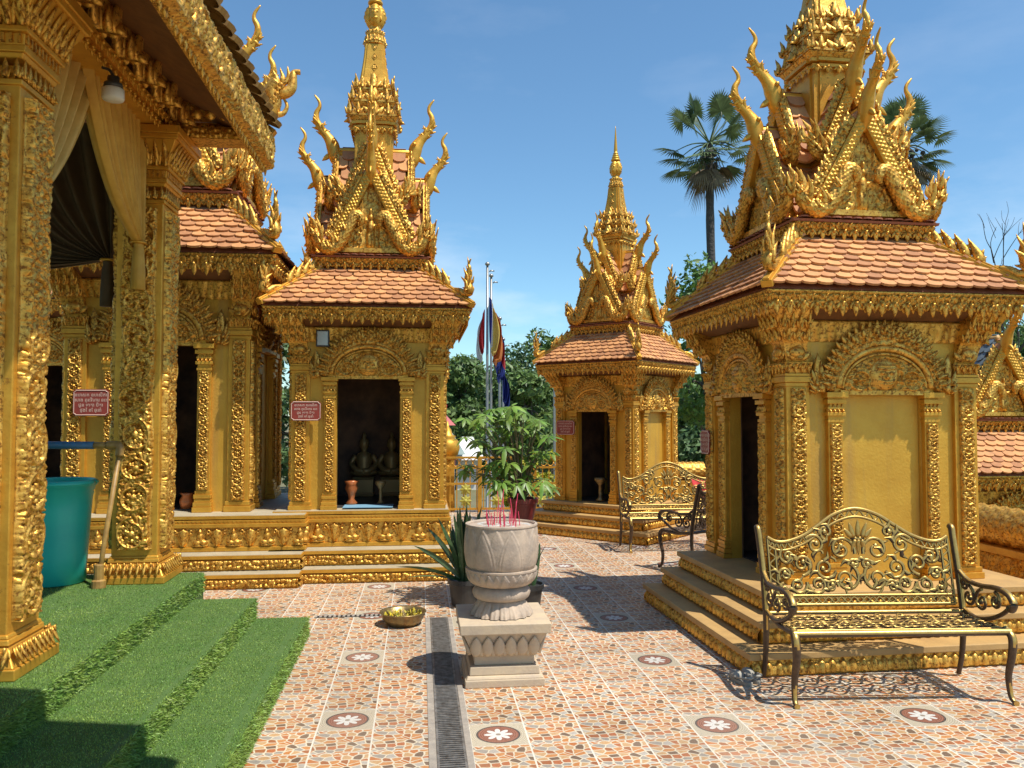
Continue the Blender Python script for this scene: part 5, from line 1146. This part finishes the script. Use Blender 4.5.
# ---------------------------------------------------------------- statues and vessels inside the shrines
def statue(x, y, z, label):
    r = thing('seated_statue', label, 'statue', (x, y, z), 0, 'seated statues in the shrine')
    mb = MB(); mb.add(lathe([(.17, 0), (.18, .03), (.16, .05), (.17, .20), (.19, .23), (.12, .24)], 4), RZ(math.pi/4)); mb.build('base', 'statue', r)
    mb = MB(); mb.add(uvsphere(.17, 14, 8, 1.05, .7, .30), T_(0, -.02, .29), smooth=True); mb.add(lathe([(.10, .27), (.085, .36), (.10, .46), (.085, .52), (.03, .55), (.035, .57), (.06, .62), (.06, .66), (.045, .70), (.025, .72), (.025, .75), (.005, .79)], 16), smooth=True)
    for s in (-1, 1): mb.add(tube(catmull([(s*.10, 0, .50), (s*.15, -.02, .40), (s*.08, -.10, .32), (0, -.12, .31)], 4), [.034]*13, 8), smooth=True)
    mb.build('figure', 'statue', r)
statue(-.69, 10.28, .70, 'gilt seated statue at left inside the dark shrine doorway'); statue(-.35, 10.28, .70, 'gilt seated statue at right inside the dark shrine doorway')
def vessel(name, label, cat, loc, prof, m):
    o = MB().add(lathe(prof, 24), smooth=True).build(name, m); o.location = loc; tag(o, label, cat)
vessel('vase', 'orange urn shaped vase inside the statue shrine doorway', 'vase', (-.76, 9.28, .70), [(.06, 0), (.065, .02), (.03, .06), (.045, .12), (.075, .18), (.06, .22), (.085, .26), (.05, .27)], 'candle')
vessel('vase', 'dark slender stand inside the statue shrine doorway', 'vase', (-.44, 9.35, .70), [(.05, 0), (.02, .03), (.018, .16), (.06, .22), (.06, .25), (.02, .26)], 'statue')
vessel('offering_stand', 'gilt footed stand inside the dark door of the distant shrine', 'offering stand', (2.60, 11.56, .465), [(.07, 0), (.07, .02), (.03, .05), (.028, .22), (.09, .30), (.09, .33), (.02, .34)], 'brass')
vessel('copper_pot', 'small copper pot inside the left shrine doorway', 'pot', (-2.52, 9.25, .68), [(.07, 0), (.09, .08), (.06, .14), (.09, .17)], 'candle')
o = MB().add(box(-.27, .27, -.14, .16, 0, .006)).build('floor_mat', 'cloth'); o.location = (-.56, 9.09, .695); tag(o, 'blue mat across the sill of the statue shrine', 'mat')

# ---------------------------------------------------------------- edges of the terrace
nb = thing('naga_balustrade', 'gold scaled serpent balustrade along the right edge beside the large shrine', 'balustrade', (5.36, 9.5, 0), 0, 'serpent balustrades of the terrace')
def serpent(L0, L1):
    n = int((L1-L0)/.012); yy = np.linspace(L0, L1, n); P = np.c_[0*yy, yy, 0*yy+.67]
    return tube(P, .165, 40, up=(0, 0, 1), bump=lambda s, th: 1+.17*np.abs(np.sin(np.pi*s/.15+7*th))*np.abs(np.sin(np.pi*s/.15-7*th)))
MB().add(serpent(-5.2, 4.75), smooth=True).build('serpent_body', 'relief', nb)
mb = MB(); mb.add(box(-.17, .17, -5.2, 4.75, .44, .505)); mb.add(box(-.20, .20, -5.2, 4.75, .0, .08)); mb.build('rail', 'gold', nb, .006)
mb = MB(); mb.add(box(-.06, .12, -5.2, 4.75, .08, .44)); mb.add(strip((-.062, -5.2, .09), (0, 1, 0), (0, 0, 1), (-1, 0, 0), 9.9, .34, lambda u, v, w: np.maximum(f_scroll(u, v, w), .7*f_blobs(u, v, w, cell=.06)), .035, .013), smooth=True); mb.build('carved_panel', 'relief', nb)
for i in range(11): MB().add(lathe([(.06, .081), (.075, .1), (.04, .15), (.06, .25), (.04, .36), (.075, .42), (.075, .438)], 14), T_(-.13, -5.0+i*.95, 0), smooth=True).build('baluster', 'gold', nb)
nb2 = thing('naga_balustrade', 'low gold scaled serpent wall running behind the distant bench', 'balustrade', (4.3, 14.4, 0), R(90), 'serpent balustrades of the terrace')
MB().add(serpent(-.85, .75), smooth=True).build('serpent_body', 'relief', nb2); MB().add(box(-.15, .15, -.85, .75, .0, .52)).build('wall', 'gold', nb2, .006)

fe = thing('railing', 'gold metal railing with yellow flower panels between the two back shrines', 'railing', (1.35, 14.3, 0))
FXs = [-1.25, -.30, .65, 1.55]
for x in FXs: MB().add(box(x-.035, x+.035, -.035, .035, .0, .98)).build('post', 'gold', fe, .005)
mb = MB(); 
for z in (.96, .78, .50, .06): mb.add(box(-1.25, 1.55, -.018, .018, z-.018, z+.018))
mb.build('rail', 'gold', fe)
mb = MB()
for i in range(24):
    x = -1.17+i*.117; mb.add(box(x-.009, x+.009, -.009, .009, .06, .78))
for i in range(23): 
    x = -1.2+i*.12; t = np.linspace(0, 6.283, 14); mb.add(tube(np.c_[x+.055*np.cos(t), 0*t, .87+.065*np.sin(t)], .009, 5), smooth=True)
mb.build('bars', 'gold', fe)
for x in (-1.0, -.55, .0, .35, .80, 1.08, 1.42):
    mb = MB()
    for zc_, r_ in ((.40, .10), (.20, .10)):
        for j in range(8): mb.add(flame(r_*1.1, .07, .04), T_(x, -.02, zc_) @ RY(j*math.pi/4), smooth=True)
        mb.add(uvsphere(.035, 8, 6), T_(x, -.03, zc_), smooth=True)
    mb.build('flower_panel', 'flower', fe)
fp = thing('finial_post', 'rounded gold urn shaped post top standing at the back railing', 'post', (.49, 14.55, 0))
MB().add(frust(.13, 0, .12, .90)).build('post', 'gold', fp, .01); MB().add(lathe([(.13, .90), (.15, .93), (.15, .97), (.19, 1.0), (.22, 1.12), (.20, 1.24), (.13, 1.30), (.15, 1.33), (.09, 1.36), (.07, 1.44), (.03, 1.50), (.01, 1.6)], 24), smooth=True).build('urn_finial', 'gold', fp)

# further shrines standing lower down, beyond the terrace
Fs = shrine_copy('rear gold shrine glimpsed between the nearest hall pillars, only a tiled corner visible', (-5.62, 13.6, 0), 0); place(Fs, .66, 1.2, 1.27, 1.05)
plinth(Fs, [(-1.3, 1.3, -1.3, 1.3, 0, .655, f_frieze, 'floorgold')], 'frieze')
CR = ('crown_base', 'gable_tiles', 'gable_frame', 'chofa_finial', 'tower_body', 'tower_tier', 'spire', 'spire_crown', 'four_faced_head', 'spire_needle')
Es = shrine_copy('lower gold gabled shrine at the far right edge, with grey blue ridge roof', (6.80, 9.35, -1.6), 0, CR); Es['category'] = 'shrine'
place(Es, .48, 1, 1, 1); plinth(Es, [(-1.2, 1.2, -1.1, 1.3, 0, .48, lot, 'dull')], 'steps')
for nm in ('gable_frame', 'chofa_finial', 'gable_tiles', 'crown_base'):
    o = next(c for c in D.children if c.name.split('.')[0] == nm); q = copy_tree(o, Es); q.location.z = .48; q.scale = (1, 1, 1)
for o in list(Es.children):
    if o.name.startswith('tiled_roof'): pass
mb = MB(); 
for s in (-1, 1):
    b, hg = .60, .94; sl = math.hypot(b, hg); tile_plane(mb, (s*b, .95, UP0), (0, 1, 0), (-s*b/sl, 0, hg/sl), (s*hg/sl, 0, b/sl), sl, lambda d: 1.45, .12, .11, t=.014)
mb.add(prism([(-.58, UP0-.02), (.58, UP0-.02), (0, UP0+.90)], -.45, 2.4)); q = mb.build('ridge_roof', 'greytile', Es); q.location.z = .48
mb = MB(); mb.add(tube(np.array([(0, -.5, UP0+.93), (0, .4, UP0+.95), (0, 2.4, UP0+.93)]), .04, 8), smooth=True); q = mb.build('ridge_cap', 'dull', Es); q.location.z = .48

# ---------------------------------------------------------------- flagpoles and flags
def flagpole(label, x, y, top):
    r = thing('flagpole', label, 'flagpole', (x, y, -1.6), 0, 'flagpoles beyond the railing'); h = top+1.6
    MB().add(lathe([(.05, 0), (.05, .3), (.036, .31), (.033, h*.6), (.028, h)], 12), smooth=True).build('pole', 'polemetal', r)
    MB().add(lathe([(.03, h), (.06, h+.02), (.055, h+.06), (.02, h+.09)], 12), smooth=True).build('cap', 'polemetal', r)
    MB().add(tube(np.array([(.05, 0, h-.15), (.08, 0, h-.12), (.17, 0, h-.13)]), .018, 6), smooth=True).build('pulley_arm', 'polemetal', r)
def flag(label, x, y, ztop, drop, wid, cols, vertical, seed):
    random.seed(seed); nu, nv = 40, 48; u = np.linspace(0, 1, nu)[:, None]; v = np.linspace(0, 1, nv)[None]
    spread = wid*(.35+.65*np.sin(np.pi*np.clip(v*.75+.12, 0, 1)))*(1-.3*(v > .9))
    X = spread*(u**.8)*(1+.12*np.sin(9*u+5*v)); Yy = .10*np.sin(u*15+seed+v*2.2)*(.3+.7*v)+.05*np.sin(u*31+v*3); Z = -drop*v*(.62+.38*u**.6)-.32*drop*u*(1-v)**1.5
    sg = 1 if wid > 0 else -1; G = np.stack((X, Yy, Z), -1); VF = gridmesh(G); fi = np.arange((nu-1)*(nv-1)); fu = fi//(nv-1)/(nu-1); fv = fi % (nv-1)/(nv-1)
    q = fv if vertical else fu; tot = np.cumsum([c[1] for c in cols])/sum(c[1] for c in cols); mi = np.searchsorted(tot, np.clip(q, 0, .9999), side='right')
    o = MB().add(VF, mat=mi, smooth=True).build('flag', [c[0] for c in cols]); o.location = (x, y, ztop); tag(o, label, 'flag', 'flags on the poles')
flagpole('tallest steel flagpole, leftmost of the cluster beyond the railing', 1.62, 19.6, 5.36); flagpole('second steel flagpole close behind the tallest one', 1.80, 20.6, 5.25); flagpole('shorter steel flagpole at the right of the cluster', 2.02, 20.6, 4.15); flagpole('thin steel flagpole at far right of the cluster, lowest top', 2.20, 21.5, 3.7)
flag('limp striped flag of blue, yellow, red, white and orange stripes', 1.66, 19.55, 4.60, 1.75, .36, [('f_blue', .7), ('f_whi', .5), ('f_yel', 2.2), ('f_red', .4), ('f_org', 2.0)], False, 2)
flag('red and white fold of striped flag hanging left of the tallest pole', 1.56, 19.62, 4.3, 1.35, -.22, [('f_red', 1), ('f_whi', 1)], False, 5)
flag('limp blue and red flag hanging lowest, right of the striped flag', 1.86, 20.55, 4.3, 1.85, .34, [('f_blue', 1), ('f_red', 1.5), ('f_blue', 1)], True, 4)
flag('dark blue limp flag low on the rightmost poles', 2.10, 20.7, 2.9, 1.1, .22, [('f_blue', 1)], True, 9)

# ---------------------------------------------------------------- house and lamp post beyond
hs = thing('pavilion_house', 'white house with two tier green tiled roof and red ridge beyond the railing', 'house', (.62, 36, -1.6)); hs.scale = (.87, .87, .95)
MB().add(box(-2.2, 1.0, -1.5, 1.5, 0, 1.75)).build('wall', 'house', hs); MB().add(box(-2.25, 1.05, -1.55, 1.55, 1.15, 1.5)).build('band', 'pink', hs)
def hiproof(x0, x1, y, z0, z1, ins): 
    mb = MB(); V = np.array([[x0, -y, z0], [x1, -y, z0], [x1, y, z0], [x0, y, z0], [x0+ins, -y*.3, z1], [x1-ins, -y*.3, z1], [x1-ins, y*.3, z1], [x0+ins, y*.3, z1]]); mb.add((V, [BOXF])); return mb
hiproof(-2.6, 1.5, 2.0, 1.75, 2.85, .7).build('roof', 'housetile', hs); MB().add(box(-1.6, .75, -.7, .7, 2.84, 3.05)).build('clerestory', 'house', hs); hiproof(-1.9, 1.05, 1.1, 3.04, 3.5, .45).build('upper_roof', 'pink', hs)
mb = MB(); mb.add(box(-1.4, .55, -.12, .12, 3.48, 3.62)); mb.add(flame(.4, .2, .12, lean=.15), T_(.5, 0, 3.6)); mb.build('ridge', 'redridge', hs)
for i in range(3): MB().add(box(-1.6+i*.9, -1.15+i*.9, -1.53, -1.51, .35, 1.0)).build('window', 'lampdark', hs)
h2 = thing('white_shed', 'white roofed shed beside the green tiled house', 'shed', (2.15, 37, -1.6)); h2.scale = (.6, .8, .9); MB().add(box(-.8, .8, -1, 1, 0, 1.5)).build('wall', 'house', h2); hiproof(-1.2, 1.2, 1.5, 1.5, 2.6, .8).build('roof', 'white', h2)
lp = thing('lamp_post', 'thin grey lamp post in front of the distant trees', 'lamp post', (5.0, 30, -1.6)); MB().add(lathe([(.06, 0), (.04, 5.2)], 8)).build('pole', 'polemetal', lp); MB().add(tube(catmull([(0, 0, 5.2), (-.05, 0, 5.4), (-.35, 0, 5.45)], 5), .03, 6)).build('lamp_arm', 'polemetal', lp); MB().add(box(-.6, -.3, -.08, .08, 5.4, 5.47)).build('lamp_head', 'white', lp)

# ---------------------------------------------------------------- trees
def leafcloud(n, centers, radii, size, rng, shell=.45, flat=.8):
    """n leaf cards spread through clumps"""
    k = rng.choice(len(centers), n, p=np.array(radii)**2/np.sum(np.array(radii)**2)); d = rng.normal(size=(n, 3)); d /= np.linalg.norm(d, axis=1)[:, None]
    rr = (shell+(1-shell)*rng.random(n)**.6)[:, None]; P = np.asarray(centers)[k]+d*rr*np.asarray(radii)[k][:, None]*np.array((1, 1, flat))
    nrm = d*.5+rng.normal(size=(n, 3))*.6+np.array((0, 0, .5)); nrm /= np.linalg.norm(nrm, axis=1)[:, None]; a = np.cross(nrm, rng.normal(size=(n, 3))); a /= np.linalg.norm(a, axis=1)[:, None]; b = np.cross(nrm, a)
    s = (size*rng.uniform(.55, 1.35, n))[:, None]; V = np.stack((P-a*s, P+b*s*.42-a*s*.1, P+a*s, P-b*s*.42-a*s*.1), 1).reshape(-1, 3); return V, [np.arange(4*n).reshape(-1, 4)]
def tree(label, x, y, z, h, cr, m, seed, n=5000, size=.16, nclump=26, name='tree', trunk=.16, group='trees beyond the terrace', low=.35, wide=1.0):
    rng = np.random.default_rng(seed); r = thing(name, label, 'tree', (x, y, z), 0, group)
    cs, rs = [], []
    for i in range(nclump):
        t = rng.random(); zz = h*(low+(1-low)*t*.92); lim = cr*wide*math.sin(math.pi*min(.98, .18+.80*t))**.7; a = rng.uniform(0, 6.283); q = lim*math.sqrt(rng.random())*.85
        cs.append((q*math.cos(a), q*math.sin(a), zz)); rs.append(cr*rng.uniform(.20, .36))
    MB().add(leafcloud(n, np.array(cs), np.array(rs), size, rng)).build('crown', m, r)
    mb = MB(); P = catmull([(0, 0, 0), (.1*cr, 0, h*.3), (0, .1*cr, h*.6), (0, 0, h*.85)], 5); mb.add(tube(P, np.linspace(trunk, trunk*.25, len(P)), 8), smooth=True)
    for i in range(0, nclump, 2):
        c = np.array(cs[i]); s_ = P[int(len(P)*rng.uniform(.3, .8))]; mb.add(tube(catmull([s_, (s_+c)/2+np.array((0, 0, .05*h)), c], 4), np.linspace(trunk*.4, trunk*.1, 9), 5), smooth=True)
    mb.build('trunk', 'bark', r); return r
def atp(px, Y):      # x of a picture column at a distance
    return Y*math.tan(math.atan((px-512)/F_PX)+YAW)
def ztop(py, px, Y): 
    X = atp(px, Y); return 1.69+(416-py)*(Y*math.cos(YAW)+X*math.sin(YAW))/F_PX
specs = [(436, 372, 46, 3.6, 'treeA'), (462, 356, 44, 3.2, 'treeB'), (490, 372, 50, 3.4, 'treeA'), (514, 345, 52, 3.4, 'treeA'), (545, 326, 46, 3.2, 'treeB'), (570, 338, 50, 3.4, 'treeA'), (528, 372, 38, 2.4, 'treeB'), (600, 360, 54, 3.6, 'treeA'), (664, 352, 50, 3.2, 'treeA'), (690, 372, 38, 2.6, 'treeB'), (712, 392, 34, 2.4, 'treeA'), (745, 372, 44, 3.4, 'treeA'), (1000, 318, 30, 2.8, 'treeB'), (1040, 330, 36, 3.2, 'treeA'), (960, 350, 44, 3.4, 'treeA'), (410, 380, 52, 3.6, 'treeA'), (275, 330, 36, 3.0, 'treeA'), (60, 360, 36, 3.4, 'treeA'), (20, 350, 34, 3.2, 'treeB')]
lbl = ['dark broad tree just right of the statue shrine, behind the white house', 'mid green tree rising above the white house', 'dark tree directly behind the flagpoles', 'dark tree between the flagpoles and the distant shrine', 'tallest rounded tree left of the distant shrine roof', 'dark tree partly hidden by the distant shrine roof', 'lower mid green tree in front of the dark ones beside the lamp post', 'dark tree hidden behind the distant shrine', 'dark tree seen right of the distant shrine', 'mid green tree between the distant shrine and the large right shrine', 'small dark tree low beside the large right shrine', 'dark tree hidden behind the large right shrine', 'green tree behind the gabled shrine at the right edge', 'dark tree at the extreme right edge', 'dark tree behind the eave of the large right shrine', 'dark tree hidden behind the statue shrine', 'dark tree in the gap between the two left shrines', 'dark tree glimpsed between the hall pillars', 'mid green tree beyond the nearest hall pillar']
for i, (px, py, Y, cr, m) in enumerate(specs):
    zt_ = ztop(py, px, Y); tree(lbl[i], atp(px, Y), Y, -1.6, zt_+1.6, cr, m, 100+i, n=5200, size=.19, nclump=30, low=.10)
o = tree('light green feathery tree behind the left eave of the large right shrine', atp(706, 19), 19, -1.6, ztop(250, 712, 19)+1.6, 1.7, 'treeC', 55, n=3600, size=.10, nclump=34, trunk=.09, low=.45)
ys = []
for i, (px, Y, h) in enumerate(((536, 15.4, 1.25), (552, 15.9, 1.0), (519, 15.8, .85))):
    r = tree(('bright yellow leaved shrub behind the railing', 'yellow shrub close to the distant shrine steps', 'small yellow shrub behind the umbrella plant')[i], atp(px, Y), Y, -.4, h+.4, .42, 'yellowleaf', 70+i, n=900, size=.055, nclump=14, name='yellow_shrub', trunk=.03, group='yellow shrubs behind the railing', low=.3); r['category'] = 'shrub'
# low hedge behind everything
for i, (px, Y, hh) in enumerate(((420, 62, 4.2), (480, 64, 4.6), (540, 62, 5.0), (600, 64, 4.4), (660, 62, 4.6), (720, 64, 4.2), (990, 60, 5.0))):
    tree('dark far tree forming the low skyline behind, column %s' % ('behind the statue shrine', 'below the flags', 'left of the distant shrine', 'behind the distant shrine', 'right of the distant shrine', 'behind the large right shrine', 'behind the right edge shrine')[i], atp(px, Y), Y, -1.6, hh+1.6, 4.5, 'treeA', 200+i, n=4200, size=.30, nclump=30, low=.05, group='far trees')
# palms
def palm(label, x, y, top, cr, seed, trunk=.16):
    rng = np.random.default_rng(seed); r = thing('palmyra_palm', label, 'palm', (x, y, -1.6), 0, 'fan palms'); h = top+1.6
    P = catmull([(0, 0, 0), (.1, 0, h*.4), (.02, .05, h*.75), (0, 0, h)], 8); MB().add(tube(P, np.linspace(trunk*1.25, trunk*.9, len(P)), 12, bump=lambda s, th: 1+.05*np.sin(s*22)), smooth=True).build('trunk', 'palmbark', r)
    c = np.array((0, 0, h)); gm, dm = MB(), MB(); nf = 38
    for i in range(nf):
        dead = i >= 30; a = i*2.399+rng.uniform(-.2, .2); el = rng.uniform(-.75, 1.3) if not dead else rng.uniform(-1.4, -.8); mb = dm if dead else gm
        d = np.array((math.cos(a)*math.cos(el), math.sin(a)*math.cos(el), math.sin(el))); pl_ = cr*rng.uniform(.42, .66)*(.75 if dead else 1); hub = c+d*pl_-np.array((0, 0, .10*cr*(1-max(el, 0))))
        mb.add(tube(catmull([c, c+d*pl_*.5+np.array((0, 0, .03)), hub], 4), [.032, .03, .028, .026, .024, .022, .02, .018, .016], 5), smooth=True)
        side = np.cross(d, (0, 0, 1)); side /= np.linalg.norm(side)+1e-9; up = np.cross(side, d); nl = 30 if not dead else 18; fl_ = cr*rng.uniform(.34, .48)
        for j in range(nl):
            b = (j/(nl-1)-.5)*(4.4 if not dead else 2.2); dd = d*math.cos(b)+side*math.sin(b)+up*.22*math.cos(b*1.3); dd /= np.linalg.norm(dd); L_ = fl_*(.72+.28*math.cos(b*.7))*rng.uniform(.9, 1.05)
            w = np.cross(dd, up); w /= np.linalg.norm(w)+1e-9; p1 = hub+dd*L_*.55; p2 = hub+dd*L_-np.array((0, 0, 1))*L_*(.16 if not dead else .35); ww = .034*cr
            V = np.array([hub, p1-w*ww*.5, p2, p1+w*ww*.5]); mb.add((V, [np.array([[0, 1, 2, 3]])]))
    gm.build('crown', 'palmleaf', r); dm.build('dry_fronds', 'deadleaf', r)
    mb = MB()
    for i in range(26): mb.add(uvsphere(rng.uniform(.07, .12), 8, 6), T_(*(c+np.array((rng.normal()*.30, rng.normal()*.30, -.35-rng.random()*.55)))), smooth=True)
    mb.build('fruit_cluster', 'palmbark', r)
palm('fan palm with brown skirt standing left of the large right shrine spire', atp(712, 30), 30, ztop(140, 712, 30), 2.35, 5)
palm('fan palm half hidden behind the spire of the large right shrine', atp(910, 33), 33, ztop(142, 910, 33), 2.3, 6)
# bare tree at right
rng = np.random.default_rng(4); bt = thing('bare_tree', 'leafless dark tree with thin twigs at the right edge', 'tree', (atp(1004, 22), 22, -1.6)); mb = MB(); zt_ = ztop(192, 1016, 22)+1.6
def br(p, d, L_, r_, lev):
    q = p+d*L_; m_ = (p+q)/2+rng.normal(size=3)*L_*.06; mb.add(tube(catmull([p, m_, q], 3), np.linspace(r_, r_*.55, 7), 5), smooth=True)
    if lev:
        for i in range(3 if lev > 1 else 2):
            d2 = d+rng.normal(size=3)*.42; d2[2] = abs(d2[2])+.25; d2 /= np.linalg.norm(d2); br(p+(q-p)*rng.uniform(.55, 1), d2, L_*rng.uniform(.45, .7), r_*.55, lev-1)
br(np.zeros(3), np.array((.02, 0, 1.)), zt_*.46, .08, 4); mb.build('trunk', 'twig', bt)
